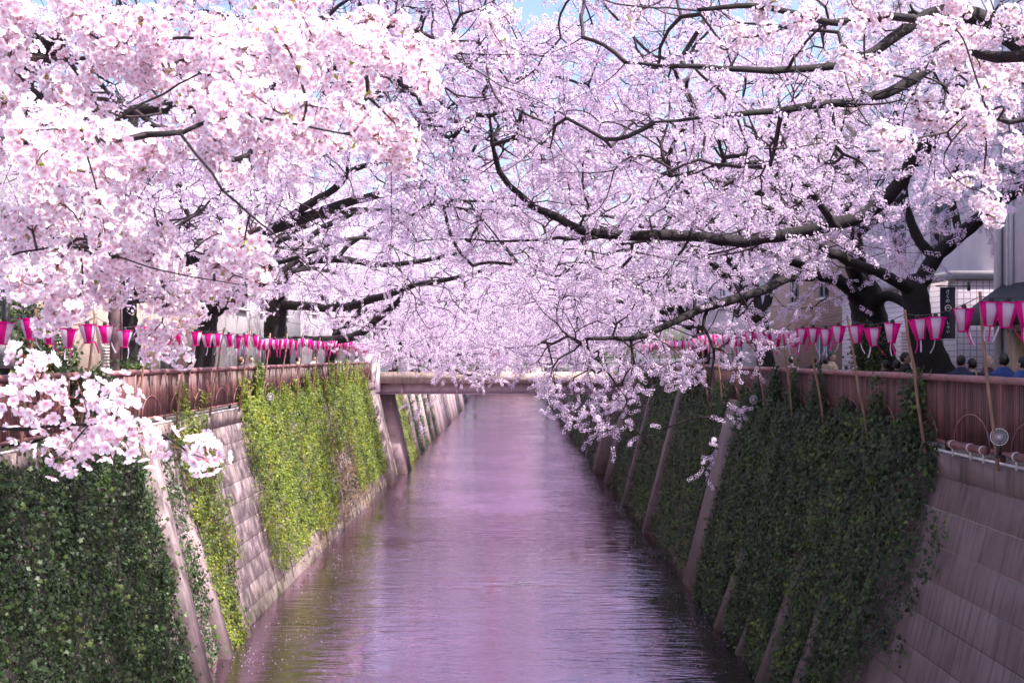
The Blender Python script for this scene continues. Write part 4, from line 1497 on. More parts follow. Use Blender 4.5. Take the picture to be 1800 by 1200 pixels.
# ------------------------------------------------------------------ buildings
def text(body, size, mat, parent, loc, rot, name='lettering', depth=.004):
    cu = bpy.data.curves.new(name, 'FONT')
    cu.body = body; cu.size = size; cu.align_x = 'CENTER'; cu.align_y = 'CENTER'; cu.extrude = depth
    o = bpy.data.objects.new(name, cu)
    COL.objects.link(o)
    dg = bpy.context.evaluated_depsgraph_get(); dg.update()
    me = bpy.data.meshes.new_from_object(o.evaluated_get(dg))
    bpy.data.objects.remove(o)
    me.materials.clear(); me.materials.append(mat)
    return put(name, me, parent, loc, rot)

def building(label, x0, x1, y0, y1, h, wallm, wins, name='building', roofm=None, side=1):
    """box house; wins: (face, a, z, w, h) with face 'c' = towards the canal, 'v' = towards the viewer"""
    root = thing(name, label, 'building', ((x0 + x1) / 2, y0, -.34))
    cx = 0; W_ = x1 - x0
    mb = MB(); mb.box((0, (y1 - y0) / 2, h / 2), (W_, y1 - y0, h)); mb.obj('wall', wallm, root)
    mb = MB(); mb.box((0, (y1 - y0) / 2, h + .12), (W_ + .3, y1 - y0 + .3, .24)); mb.obj('roof', roofm or M['wall_grey'], root)
    xf = -side * W_ / 2
    for (f, a, z, w_, hh, *k) in wins:
        if f == 'c':
            c, sz, nrm = (xf, a - y0, z), (.10, w_, hh), (-side, 0)
        else:
            c, sz, nrm = (a - (x0 + x1) / 2, 0, z), (w_, .10, hh), (0, -1)
        kind = k[0] if k else 'win'
        mb = MB(); mb.box(c, sz)
        if kind == 'win':
            o = mb.obj('window', M['frame'], root)
            g = MB()
            half = w_ / 2 - .06
            for sg in (-1, 1):
                if f == 'c':
                    g.box((c[0] - side * .03, c[1] + sg * (half / 2 + .02), c[2]), (.08, half - .03, hh - .14))
                else:
                    g.box((c[0] + sg * (half / 2 + .02), c[1] - .03, c[2]), (half - .03, .08, hh - .14))
            g.obj('pane', M['glass'], o)
            g = MB()
            if f == 'c':
                g.box((c[0] - side * .07, c[1], c[2] - hh / 2 - .04), (.2, w_ + .16, .07))
            else:
                g.box((c[0], c[1] - .07, c[2] - hh / 2 - .04), (w_ + .16, .2, .07))
            g.obj('sill', M['wall_white'], o)
        elif kind == 'shutter':
            o = mb.obj('shutter', M['frame'], root)
            n_ = int(hh / .10)
            for j in range(n_):
                g = MB(); zz = z - hh / 2 + (j + .5) * hh / n_
                if f == 'c':
                    g.box((c[0] - side * .06, c[1], zz), (.05, w_ - .06, hh / n_ - .022))
                else:
                    g.box((c[0], c[1] - .06, zz), (w_ - .06, .05, hh / n_ - .022))
                g.obj('slat', M['shutter'], o)
        elif kind == 'door':
            o = mb.obj('door', M['frame'], root)
            g = MB()
            if f == 'c':
                g.box((c[0] - side * .04, c[1], z), (.08, w_ - .14, hh - .12))
            else:
                g.box((c[0], c[1] - .04, z), (w_ - .14, .08, hh - .12))
            g.obj('door_leaf', M['door'], o)
            g = MB()
            hx_ = (c[0] - side * .10, c[1] + w_ * .3, z - .1) if f == 'c' else (c[0] + w_ * .3, c[1] - .10, z - .1)
            g.box(hx_, (.03, .03, .25)); g.obj('handle', M['chrome'], o)
    return root

# the white tiled shop and its neighbours on the shaded bank
bA = building('white tiled shop with a roller shutter behind the leaning tree', 12.5, 20, 32.0, 43, 3.95, M['siding'], [('c', 34.6, 1.35, 3.4, 2.5, 'shutter'), ('c', 39.5, 1.45, 2.6, 2.0)])
mb = MB(); mb.box((16.25 - 16.25, -.03, 2.0), (7.5, .06, 3.9)); mb.obj('tile_face', M['tiles'], bA)
bA2 = building('pale upper building with a grey window set back above the tiled shop', 13.6, 22, 32.6, 44, 14, M['wall_white'], [('v', 14.0, 6.0, .75, .9), ('c', 36, 6, 1.6, 1.6), ('c', 40, 6, 1.6, 1.6)])
bB = building('lavender building with white pipes and a dark awning', 12.15, 20, 22.5, 28.4, 13, M['wall_white'],
              [('c', 27.3, 1.25, 1.0, 2.3, 'door'), ('c', 25.2, 1.4, 1.8, 2.2), ('c', 25.5, 6.0, 1.6, 1.6), ('v', 15, 4, 1.6, 1.6)])
for k, (y, r) in enumerate(((28.22, .10), (27.75, .05), (27.55, .05))):
    mb = MB(); mb.tube([(-3.925 - r * .8, y - 22.5, .2), (-3.925 - r * .8, y - 22.5, 11.8)], r, 10); mb.obj('drainpipe', M['lamp_white'], bB, smooth=True)
# awning: sloping top, hanging valance with the shop name
mb = MB()
za, zb, xo = 3.55, 2.85, -3.925
mb.quadbox([(xo - .95, .5, zb - .30), (xo - .95, 5.7, zb - .30), (xo, 5.7, zb - .30), (xo, .5, zb - .30), (xo - .95, .5, zb), (xo - .95, 5.7, zb), (xo - .02, 5.7, za), (xo - .02, .5, za)])
aw = mb.obj('awning', M['awning'], bB)
text('KAMYUKI', .26, M['print'], aw, (xo - .956, 3.75, zb - .15), (R(90), 0, R(-90)))
mb = MB(); mb.box((xo - .45, 5.715, zb - .1), (.4, .01, .1)); 
# the vertical banner
root = thing('shop_banner', 'tall dark banner with white characters and a round emblem beside the tiled shop', 'banner', (12.18, 31.0, 0))
mb = MB(); mb.tube([(-.62, 0, 3.36), (.28, 0, 3.36)], .018, 8); mb.box((.28, 0, 3.36), (.05, .10, .26)); mb.obj('bracket', M['black'], root)
mb = MB(); n_ = 7
V, Q = [], []
for i in range(n_):
    z = 3.33 - i * (1.40 / (n_ - 1)); yv = .012 * math.sin(i * 1.3)
    V += [(-.50, yv, z), (-.08, yv + .006, z), (-.08, yv + .012, z), (-.50, yv + .008, z)]
for i in range(n_ - 1):
    for j in range(4):
        Q.append((i * 4 + j, i * 4 + (j + 1) % 4, i * 4 + 4 + (j + 1) % 4, i * 4 + 4 + j))
mb.add(V, Q=Q); bn = mb.obj('cloth', M['banner'], root)
for k, ch in enumerate('さくの'):
    text(ch, .12, M['print'], bn, (-.30, -.022, 3.20 - k * .125), (R(90), 0, 0))
mb = MB()
a = np.linspace(0, 2 * math.pi, 25)
mb.tube(np.stack([-.29 + np.cos(a) * .082, np.full(25, -.022), 2.76 + np.sin(a) * .082], 1), .010, 6)
aa = np.linspace(.1 * math.pi, .9 * math.pi, 9)
mb.tube(np.stack([-.29 + np.cos(aa) * .05, np.full(9, -.022), 2.735 + np.sin(aa) * .035], 1), .012, 6)
mb.obj('emblem', M['print'], bn)
for k, ch in enumerate('しろい'):
    text(ch, .10, M['print'], bn, (-.29, -.022, 2.36 - k * .12), (R(90), 0, 0))
bC = building('tan brick building behind the trunks', 13.2, 22, 45, 58, 13, M['brick'], [('c', 48, 5, 1.4, 1.5), ('c', 53, 5, 1.4, 1.5), ('c', 48, 1.6, 2.2, 2.2), ('v', 15.0, 5, 1.4, 1.5)])
bD = building('pale apartment house further along the shaded bank', 12.8, 22, 60, 84, 12, M['wall_white'], [('c', 64 + 5 * i, 2.2 + 3.2 * j, 1.8, 1.6) for i in range(4) for j in range(3)] + [('v', 15 + 3 * i, 2.2 + 3.2 * j, 1.6, 1.6) for i in range(2) for j in range(3)])
bShade = building('unseen tall building added to shade the near end of the bank', 12.6, 22, 4, 21.5, 13, M['wall_grey'], [('c', 8 + 4 * i, 2.2 + 3.2 * j, 1.8, 1.6) for i in range(3) for j in range(3)])  # out of view, added to keep the sun off the right bank
# sunny bank
bE = building('beige house with a white shuttered window behind the sunlit railing', -22, -13.0, 35, 47.5, 6.5, M['wall_beige'],
              [('c', 37.5, 1.7, 2.8, 1.5, 'shutter'), ('c', 43, 1.7, 2.2, 1.5), ('v', -14.2, 1.7, 1.5, 1.5, 'shutter'), ('c', 38, 4.6, 1.6, 1.4), ('c', 43, 4.6, 1.6, 1.4)], side=-1)
bF = building('grey apartment block behind the nearest hedge', -24, -13.8, 17, 33, 11, M['wall_grey'], [('c', 20 + 4 * i, 1.9 + 3.1 * j, 1.8, 1.5) for i in range(3) for j in range(3)] + [('v', -16, 2, 1.6, 1.6)], side=-1)
bG = building('dark grey house beyond the beige house', -22, -12.6, 50, 68, 8, M['wall_grey'], [('c', 53 + 5 * i, 1.7 + 3.1 * j, 2.0, 1.6) for i in range(3) for j in range(2)], side=-1)
bH = building('white apartment block at the far end of the sunny bank', -24, -13, 72, 100, 13, M['wall_white'], [('c', 75 + 5 * i, 2.2 + 3.2 * j, 1.8, 1.6) for i in range(5) for j in range(3)], side=-1)

# shop board with a small picture, between the trunks
root = thing('shop_board', 'white standing shop board with a dark picture between the two trunks', 'sign', (9.6, gx(1559, 9.6), BANKZ))
mb = MB(); mb.box((0, 0, 1.12), (.48, .05, 1.70)); mb.box((0, 0, .14), (.55, .35, .28)); mb.obj('panel', M['print'], root)
mb = MB(); mb.box((0, -.03, 1.42), (.36, .012, .26)); mb.obj('picture', M['sign_blue'], root)
for k in range(3):
    mb = MB(); mb.box((-.07 + k * .09, -.038, 1.43 + .03 * (k % 2)), (.05, .008, .06)); mb.obj('picture_mark', M['print'], root)
mb = MB(); a = np.linspace(.2, 5.2, 12); mb.tube(np.stack([-.10 + np.cos(a) * .05, np.full(12, -.03), 1.70 + np.sin(a) * .05], 1), .010, 5); mb.box((.07, -.03, 1.70), (.14, .01, .02)); mb.box((.07, -.03, 1.64), (.12, .01, .02)); mb.obj('print_line', M['sign_blue'], root)

# bits on the sunny bank: post with a box, brown square post, orange marker, hedge
root = thing('meter_post', 'dark round post carrying a grey cabinet behind the nearest railing', 'post', (-8.0, 18.0, BANKZ))
mb = MB(); mb.tube([(0, 0, 0), (0, 0, 3.4)], .065, 12); mb.obj('post', M['black'], root, smooth=True)
mb = MB(); mb.box((.02, -.12, 1.68), (.26, .20, .44)); mb.lathe([(.10, 0), (.09, .06), (.05, .10), (0, .11)], 14, c=(.02, -.12, 1.90)); mb.obj('cabinet', M['frame'], root)
mb = MB(); mb.box((.17, -.12, 1.70), (.03, .14, .40)); mb.obj('side_plate', M['pipe'], root)
mb = MB(); mb.box((0, 0, 1.9), (.22, .22, 3.8)); mb.box((.135, -.03, 1.9), (.03, .05, 3.8)); mb.box((0, 0, .06), (.4, .4, .12)); o = mb.obj('square_post', simple('brown_steel', (.16, .09, .10), .5))
o.location = (-9.0, 25.9, BANKZ); tag(o, 'square brown steel post before the beige house', 'post')
root = thing('marker_post', 'orange marker post among the hedge leaves', 'marker', (-8.1, 19.95, BANKZ))
mb = MB(); mb.lathe([(.10, 0), (.10, .04), (.035, .07), (.032, 1.90), (.02, 1.94), (0, 1.95)], 12); mb.obj('pole', M['orange'], root, smooth=True)
mb = MB(); mb.lathe([(.036, 1.66), (.04, 1.66), (.04, 1.72), (.036, 1.72)], 12); mb.obj('band', M['black'], root)

def bush(label, els, n, group=GI_bush, stems=5, base=None):
    base = np.array(base)
    root = thing('shrub', label, 'shrub', tuple(base))
    pts = ellipsoids(n, els)
    pts = pts[pts[:, 2] > BANKZ + .1]
    d = rng.normal(0, .6, pts.shape) + np.array([0, -.4, .6])
    scatter('foliage', pts - base, eulers(frames(d, rng.uniform(0, 6, len(pts)))), rng.uniform(.7, 1.2, len(pts)), group, root)
    mb = MB()
    for k in range(stems):
        e = pts[rng.integers(len(pts))] - base
        mb.tube([(rng.normal(0, .05), rng.normal(0, .05), 0), e * .5 + rng.normal(0, .05, 3), e], [.03, .02, .008], 6)
    mb.obj('stem', M['twig'], root)
    return root
bush('dark leafy shrub hanging over the nearest railing', [((-8.2, 19.4, 1.05), (.75, 1.5, .75), 3), ((-7.25, 19.7, .8), (.22, .7, .5), 1)], 420, base=(-8.3, 19.4, BANKZ), stems=8)
bush('taller sparse shrub behind the nearest railing', [((-9.0, 20.6, 1.7), (.9, 1.1, .9), 1)], 260, base=(-9.0, 20.6, BANKZ), stems=8)
bush('low green shrub beside the square post', [((-8.3, 24.9, .95), (.35, .8, .45), 1)], 90, base=(-8.3, 24.9, BANKZ))
bush('ivy-clad shrub at the foot of the thick shaded trunk', [((8.2, 26.2, 1.2), (.35, .35, 1.1), 1)], 120, base=(8.2, 26.2, BANKZ))

# ================================================================== CHERRY TREES
def els_filter(n, els, holes=(), zmin=.4):
    a = ellipsoids(n, els)
    return a[seen_ok(a, holes) & (a[:, 2] > zmin)]

# ---- shaded bank, tree with the leaning forked trunk
tr = limb_px((1668, 705, 23, .40), (1640, 640, 23, .35), (1616, 565, 23, .27), (1608, 515, 23, .26))
lb = [limb_px((1608, 515, 23, .22), (1640, 460, 23, .19), (1690, 410, 22.6, .165), (1745, 365, 22, .15), (1805, 325, 21.4, .12), (1870, 285, 20.6, .07)),
      limb_px((1645, 455, 23, .14), (1618, 425, 23, .125), (1600, 380, 23, .11), (1592, 330, 22.8, .09), (1600, 270, 22.6, .07), (1575, 190, 22.4, .05)),
      limb_px((1608, 515, 23, .16), (1572, 497, 22.6, .14), (1530, 476, 22, .125), (1480, 452, 21.4, .115), (1430, 425, 20.6, .10), (1380, 375, 20, .08), (1330, 360, 19.4, .05)),
      limb_px((1690, 410, 22.6, .10), (1670, 330, 22.8, .09), (1690, 240, 23, .07), (1660, 150, 23, .05))]
att = els_filter(2470, [((6.3, 21.5, 5.2), (5.6, 4.6, 2.6), 4), ((10.5, 22, 7), (4, 4.5, 3), 3), ((3.0, 20, 4.0), (3.4, 3.4, 1.8), 2)])
cherry('cherry tree with a black leaning forked trunk beside the tiled shop', tr, lb, att, G1)

# ---- thick trunk just behind it
tr = limb_px((1556, 705, 27.6, .55), (1540, 630, 27.6, .47), (1528, 560, 27.6, .42), (1520, 515, 27.4, .38))
lb = [limb_px((1520, 515, 27.4, .27), (1495, 460, 26.6, .2), (1500, 420, 26, .17), (1550, 380, 25.4, .13), (1585, 345, 25, .08)),
      limb_px((1515, 530, 27.4, .26), (1460, 490, 26.4, .17), (1390, 488, 25.4, .14), (1330, 512, 24.6, .125), (1250, 538, 23.8, .11), (1190, 560, 23, .09), (1120, 588, 22.4, .07), (1030, 596, 21.8, .035)),
      limb_px((1245, 540, 23.8, .05), (1238, 575, 23.7, .042), (1255, 612, 23.6, .036), (1252, 680, 23.5, .028), (1250, 730, 23.4, .020), (1262, 790, 23.4, .010)),
      limb_px((1528, 545, 27.6, .22), (1562, 520, 26.8, .16), (1605, 545, 26.2, .10), (1640, 600, 26, .05)),
      limb_px((1520, 515, 27.4, .24), (1500, 400, 27.6, .18), (1470, 280, 28, .13), (1420, 150, 28.4, .07)),
      limb_px((1460, 490, 26.4, .12), (1380, 455, 25.6, .10), (1280, 425, 25, .08), (1180, 420, 24.4, .06), (1080, 430, 24, .03))]
att = els_filter(3250, [((2.0, 25.5, 7.8), (5, 4, 1.9), 3), ((4.0, 25.5, 4.6), (6.2, 5.0, 2.8), 4), ((8, 28, 7), (5, 5, 3), 2), ((2.4, 23.2, 1.9), (3.3, 2.6, 1.4), 2.4)])
HANG = [(1150, 748), (1168, 752), (1185, 746), (1205, 738), (1228, 733), (1275, 722), (1292, 730), (1305, 738), (1150, 772), (1165, 768), (1245, 782), (1255, 800), (1243, 812), (1248, 832), (1262, 772), (1128, 775), (1100, 782), (1070, 770), (1075, 790), (1045, 765), (1040, 790), (1032, 775), (1240, 850), (1225, 842), (1320, 715), (1300, 712), (1335, 668), (1180, 760)]
low_ = ellipsoids(470, [((1.4, 23.2, .75), (1.4, 2.4, 1.25), 3), ((3.2, 22.6, 1.0), (1.6, 2.4, .8), .7)])
low_ = low_[seen_ok(low_)]
att = np.concatenate([att, low_, [P(a + rng.normal(0, 5), b2 + rng.normal(0, 3), 23.4 + rng.normal(0, .3)) for a, b2 in HANG]])
cherry('cherry tree with the thickest dark trunk on the shaded bank', tr, lb, att, G1)

# drooping spray low over the water beside that tree
def droop(label, pts_px, d, n, g=GB):
    pass

# ---- nearer tree whose trunk stands out of the picture; its limb sweeps to mid-canal
tr = [(8.9, 13.2, BANKZ, .38), (8.6, 13.2, 1.2, .32), (8.1, 13.4, 3.4, .28)]
lb = [[(8.1, 13.4, 3.4, .22)] + limb_px((1790, 130, 15.5, .16), (1665, 235, 17, .145), (1608, 290, 17.6, .14), (1560, 360, 18, .135), (1480, 402, 18, .13), (1330, 430, 18, .12), (1220, 420, 17.8, .105), (1050, 415, 17.4, .09), (980, 385, 17.2, .075), (925, 345, 17, .062), (885, 300, 16.8, .05), (865, 230, 16.6, .03), (858, 180, 16.5, .015)),
      [(8.1, 13.4, 3.4, .20)] + limb_px((1760, 60, 14, .13), (1560, 165, 13.5, .075), (1400, 190, 13, .05), (1250, 205, 12.5, .03), (1150, 215, 12.2, .015)),
      [(8.1, 13.4, 3.4, .20)] + limb_px((1720, 20, 13, .12), (1500, 100, 12.6, .06), (1300, 125, 12.2, .04), (1100, 110, 12, .018)),
      limb_px((1480, 402, 18, .08), (1380, 300, 17.2, .05), (1290, 290, 17, .04), (1180, 310, 16.8, .02)),
      limb_px((1050, 415, 17.4, .04), (980, 420, 17, .03), (900, 425, 16.8, .022), (800, 420, 16.4, .010))]
att = els_filter(4900, [((3.4, 14.5, 4.6), (4.8, 3.2, 2.0), 4), ((.3, 16.5, 6.0), (5.0, 3.4, 1.6), 4.5), ((1.0, 16, 4.0), (3.6, 2.4, 1.7), 3), ((9.5, 11.5, 6.4), (4, 5, 2.2), 3)], holes=[(1700, 480, 160, 120, 1)])
cherry('near cherry tree whose long limb sweeps across the middle of the canal', tr, lb, att, G1, sc=(.8, 1.1))

auto_tree('cherry tree behind the thick trunk on the shaded bank', 1, 38.5, 2375, G1, zs=1.2)
auto_tree('cherry tree standing before the bridge on the shaded bank', 1, 51, 2500, G2, zs=1.2, low=2.2)
auto_tree('first cherry tree beyond the bridge on the shaded bank', 1, 73, 1375, G2, sc=(1, 1.4))
auto_tree('second cherry tree beyond the bridge on the shaded bank', 1, 88, 1250, G2, sc=(1.1, 1.5))
auto_tree('third cherry tree beyond the bridge on the shaded bank', 1, 106, 1250, G2, sc=(1.3, 1.8), zs=1.2)
auto_tree('farthest cherry tree on the shaded bank', 1, 130, 1250, G2, sc=(1.5, 2.1), zs=1.3, reach=1.15)

# ---- sunny bank
tr = limb_px((228, 712, 28, .42), (222, 620, 28, .36), (215, 530, 28, .33), (230, 480, 28, .31))
lb = [limb_px((230, 480, 28, .26), (340, 448, 27.4, .23), (405, 424, 27, .21), (480, 402, 26.6, .175), (560, 378, 26.2, .15), (640, 352, 25.8, .12), (735, 328, 25.4, .09), (830, 300, 25, .04)),
      limb_px((490, 398, 26.6, .13), (530, 366, 26.2, .115), (585, 330, 26, .10), (612, 300, 25.8, .085), (662, 285, 25.4, .06), (740, 265, 25, .03)),
      limb_px((230, 480, 28, .24), (235, 330, 28.2, .2), (245, 180, 28.4, .15), (300, 40, 28.6, .10)),
      limb_px((225, 500, 28, .18), (300, 510, 26, .14), (380, 480, 24.6, .10), (470, 465, 23.4, .07), (560, 440, 22.6, .035)),
      limb_px((612, 300, 25.8, .05), (622, 215, 25.8, .045), (625, 140, 25.9, .03))]
SUNHOLES = [(420, 250, 1, 1, 0)]
att = els_filter(3500, [((-2.0, 25, 7.4), (4.8, 3.6, 1.9), 3.5), ((-5.2, 26.6, 5.0), (6.2, 4.6, 2.6), 4), ((-9.6, 28, 7), (4.6, 4.6, 3), 2)], zmin=1.6)
cherry('cherry tree with a heavy limb rising over the sunlit railing', tr, lb, att, G1)

tr = limb_px((492, 700, 46, .55), (488, 620, 46, .50), (484, 565, 46, .44), (490, 535, 46, .40))
lb = [limb_px((490, 535, 46, .26), (540, 535, 45, .21), (600, 541, 44, .20), (660, 528, 43, .18), (720, 508, 42, .15), (800, 490, 41, .10), (880, 470, 40, .05)),
      limb_px((500, 600, 46, .28), (560, 598, 45, .24), (620, 592, 44.4, .20), (665, 560, 44, .16), (700, 530, 43.6, .12), (720, 475, 43.4, .08), (730, 455, 43.2, .05)),
      limb_px((485, 545, 46, .26), (520, 470, 45, .21), (590, 452, 44, .18), (680, 462, 43, .13), (780, 450, 42, .09), (860, 425, 41, .05)),
      limb_px((595, 452, 44, .12), (610, 430, 44, .11), (650, 404, 43.8, .09), (690, 380, 43.6, .05)),
      limb_px((490, 535, 46, .3), (480, 420, 46.4, .22), (470, 300, 47, .16), (500, 180, 47.4, .09)),
      limb_px((660, 600, 44, .05), (740, 632, 42, .035), (800, 655, 41, .022), (850, 662, 40.4, .012))]
att = els_filter(2210, [((-4.6, 43.8, 4.7), (6.4, 5.4, 2.9), 4), ((-9.4, 46, 7.4), (5, 5, 3.6), 2), ((-2.4, 42.6, 2.4), (3.4, 3.4, 1.5), 2)], zmin=.7)
HANG = [(742, 698), (750, 705), (735, 712), (760, 710), (770, 708), (728, 700), (725, 720), (735, 740), (745, 748), (755, 705), (715, 715), (790, 668), (810, 672), (830, 675), (845, 672), (770, 660)]
low_ = ellipsoids(420, [((-1.3, 39.5, 1.1), (1.7, 3.2, .9), 2), ((-3.6, 41, 1.6), (1.8, 3, .8), 1)])
low_ = low_[seen_ok(low_)]
att = np.concatenate([att, low_, [P(a + rng.normal(0, 4), b2 + rng.normal(0, 3), 41 + rng.normal(0, .3)) for a, b2 in HANG]])
cherry('cherry tree with a thick pale brown trunk near the bridge on the sunny bank', tr, lb, att, G2, sc=(.8, 1.1))

tr = [(-9.6, 16.5, BANKZ, .40), (-9.3, 16.5, 1.2, .34), (-8.8, 16.3, 2.9, .30)]
lb = [[(-8.8, 16.3, 2.9, .24), (-6.2, 16.2, 6.2, .17), (-3, 15.6, 8.0, .11), (1.2, 15, 8.7, .05)],  # first limb added to carry the unseen shading crown
      [(-8.8, 16.3, 2.9, .24)] + limb_px((20, 442, 15.6, .12), (110, 434, 15.2, .10), (230, 420, 15, .06), (330, 400, 14.8, .03)),
      [(-8.8, 16.3, 2.9, .24)] + limb_px((0, 250, 15, .14), (200, 205, 14.4, .10), (420, 160, 14, .07), (640, 110, 13.6, .03)),
      [(-8.8, 16.3, 2.9, .2)] + limb_px((60, 90, 16, .12), (300, 30, 16, .08), (540, 40, 15.6, .04))]
att = els_filter(5460, [((-.2, 14.8, 8.7), (4.6, 4.8, 1.8), 4), ((-3.6, 15.2, 5.0), (5.2, 4.2, 2.6), 5), ((-9, 16.5, 6.2), (4, 4, 2.4), 2), ((-5, 13, 3.4), (3.2, 3.6, 1.6), 2)], zmin=1.9)  # first ellipsoid: crown above the view, added to shade the near wall
cherry('cherry tree behind the near blossom at the sunny side', tr, lb, att, G1)

auto_tree('cherry tree between the beige house and the bridge on the sunny bank', -1, 36.5, 1750, G1, xb=10.0, zs=1.25)
auto_tree('cherry tree at the bridge end on the sunny bank', -1, 57, 2500, G2, zs=1.2, low=2.6)
auto_tree('first cherry tree beyond the bridge on the sunny bank', -1, 74, 1375, G2, sc=(1, 1.4))
auto_tree('second cherry tree beyond the bridge on the sunny bank', -1, 90, 1250, G2, sc=(1.1, 1.5))
auto_tree('third cherry tree beyond the bridge on the sunny bank', -1, 108, 1250, G2, sc=(1.3, 1.8), zs=1.2)
auto_tree('farthest cherry tree on the sunny bank', -1, 132, 1250, G2, sc=(1.5, 2.1), zs=1.3, reach=1.15)

auto_tree('cherry tree far off beyond the third one on the sunny bank', -1, 158, 1125, G2, sc=(1.8, 2.5), zs=1.3, reach=1.2)
auto_tree('cherry tree far off beyond the third one on the shaded bank', 1, 156, 1125, G2, sc=(1.8, 2.5), zs=1.3, reach=1.2)
auto_tree('cherry tree closing the far end of the canal, sunny side', -1, 210, 1125, G2, sc=(2.4, 3.2), zs=1.6, xb=7, reach=1.2)
auto_tree('cherry tree closing the far end of the canal, shaded side', 1, 211, 1125, G2, sc=(2.4, 3.2), zs=1.6, xb=7, reach=1.2)

# ---- the near sprays: trees at the viewer's bridge reach into the picture
def blobs(rows, per):
    out = []
    for (px, py, r, d) in rows:
        n = max(1, int(per * (r / 60) ** 2 + .5))
        for k in range(n):
            a, q = rng.uniform(0, 6.28), math.sqrt(rng.random()) * r
            c = P(px + math.cos(a) * q, py + math.sin(a) * q, d + rng.normal(0, .16))
            for j in range(rng.integers(2, 6)):
                out.append(c + rng.normal(0, .045, 3))
    return np.array(out)

def near_tree(label, trunk, limbs, tips, extra=()):
    root = thing('cherry_tree', label, 'tree', tuple(trunk[0][:3]), 'cherry trees along the canal')
    inv = -np.array(trunk[0][:3])
    tp = smooth_path(trunk, .2)
    mb = MB(); mb.tube(tp[:, :3] + inv, tp[:, 3], 12, jitter=.05); mb.obj('trunk', M['bark'], root, smooth=True)
    LP = []
    for lb_ in limbs:
        lp = smooth_path(lb_, .06)
        k = len(lp); w2 = np.cumsum(rng.normal(0, .0035, (k, 3)), 0); w2 -= np.linspace(0, 1, k)[:, None] * w2[-1]
        lp[:, :3] += w2
        LP.append(lp)
        mb = MB(); mb.tube(lp[:, :3] + inv, lp[:, 3] * np.interp(lp[:, 3], [.03, .12], [.5, .6]), 9, jitter=.10); mb.obj('branch', M['bark'], root, smooth=True)
    pos, par, nl, ends = grow(LP, tips, seg=.06, jit=.12, sag=-.03, dmin=.012)
    n = len(pos)
    wgt = np.zeros(n); wgt[ends] = 1
    for i in range(n - 1, nl - 1, -1):
        wgt[par[i]] += wgt[i]
    rad = np.clip(.0018 * np.maximum(wgt, 1) ** .5, .0016, .012)
    ch = np.arange(nl, n)
    mb = MB()
    r1 = rad[ch]; r0 = np.where(par[ch] >= nl, np.minimum(rad[par[ch]], r1 * 1.5), r1 * 1.2)
    prisms(mb, pos[par[ch]] + inv, pos[ch] + inv, r0, r1, 5)
    o = mb.obj('twigs', M['twig'], root); o['kind'] = 'stuff'
    e = np.array(ends)
    pts = pos[e]
    d = pts - pos[par[e]]
    d = d / (np.linalg.norm(d, axis=1)[:, None] + 1e-9) + rng.normal(0, .5, d.shape) + np.array([0, -.55, -.1])
    return root, inv, pts, d

FL = [(60, 30, 80), (170, 60, 80), (300, 50, 90), (420, 60, 80), (520, 40, 90), (620, 50, 80), (700, 70, 70), (60, 120, 60), (250, 110, 70), (360, 140, 90), (340, 60, 60), (450, 150, 60),
      (60, 230, 60), (150, 170, 60), (300, 190, 60), (430, 190, 70), (480, 220, 60), (580, 240, 60), (660, 255, 55), (725, 255, 30), (330, 250, 30), (210, 250, 50), (50, 330, 60), (140, 340, 60),
      (220, 310, 50), (60, 400, 50), (190, 400, 50), (60, 470, 60), (160, 500, 60), (50, 540, 50), (250, 470, 60), (330, 520, 70), (430, 470, 50), (440, 530, 55),
      (240, 545, 60), (130, 550, 60), (390, 560, 40), (320, 570, 40), (530, 300, 40), (400, 270, 40), (20, 180, 50), (520, 130, 50), (620, 150, 40), (560, 80, 50), (270, 606, 10)]
FL = [(a, b2 - (62 if 525 < b2 < 600 else (36 if 455 < b2 <= 525 else 0)), c, 3.7 + 1.3 * rng.random()) for a, b2, c in FL]
FL += [(225, 250, 24, 3.2), (400, 205, 28, 3.3), (480, 215, 30, 3.4), (560, 228, 28, 3.4), (640, 245, 26, 3.5), (60, 250, 14, 3.3), (130, 270, 12, 3.3)]
tips = blobs(FL, 2.2)
tr = [(-8.6, 2.6, BANKZ, .40), (-8.2, 2.7, 1.2, .34), (-7.2, 2.9, 2.6, .28)]
lb = [[(-7.2, 2.9, 2.6, .14), (-4.5, 3.2, 2.9, .08), (*P(-300, 270, 3.6), .036)] + limb_px((0, 258, 3.5, .026), (90, 258, 3.5, .025), (200, 254, 3.45, .023), (262, 240, 3.4, .020), (322, 232, 3.4, .017)),
      limb_px((318, 234, 3.4, .010), (370, 305, 3.35, .0085), (435, 378, 3.3, .007), (490, 425, 3.3, .005), (545, 470, 3.25, .003)),
      [(-7.2, 2.9, 2.6, .14), (-4.5, 3.8, 3.6, .08), (*P(-250, 60, 4.6), .04)] + limb_px((60, 95, 4.4, .022), (150, 92, 4.3, .016), (300, 60, 4.2, .012), (480, 70, 4.1, .009), (640, 40, 4, .005)),
      [(-4.5, 3.2, 2.9, .06), (*P(-200, 480, 3.8), .022)] + limb_px((30, 450, 4.0, .008), (160, 440, 3.9, .006), (300, 480, 3.9, .005), (420, 500, 3.9, .003)),
      limb_px((322, 232, 3.4, .014), (420, 200, 3.5, .010), (560, 225, 3.6, .007), (700, 250, 3.7, .004)),
      limb_px((95, 212, 3.9, .020), (150, 222, 3.85, .018), (172, 228, 3.8, .012), (250, 180, 3.8, .008), (350, 130, 3.8, .006))]
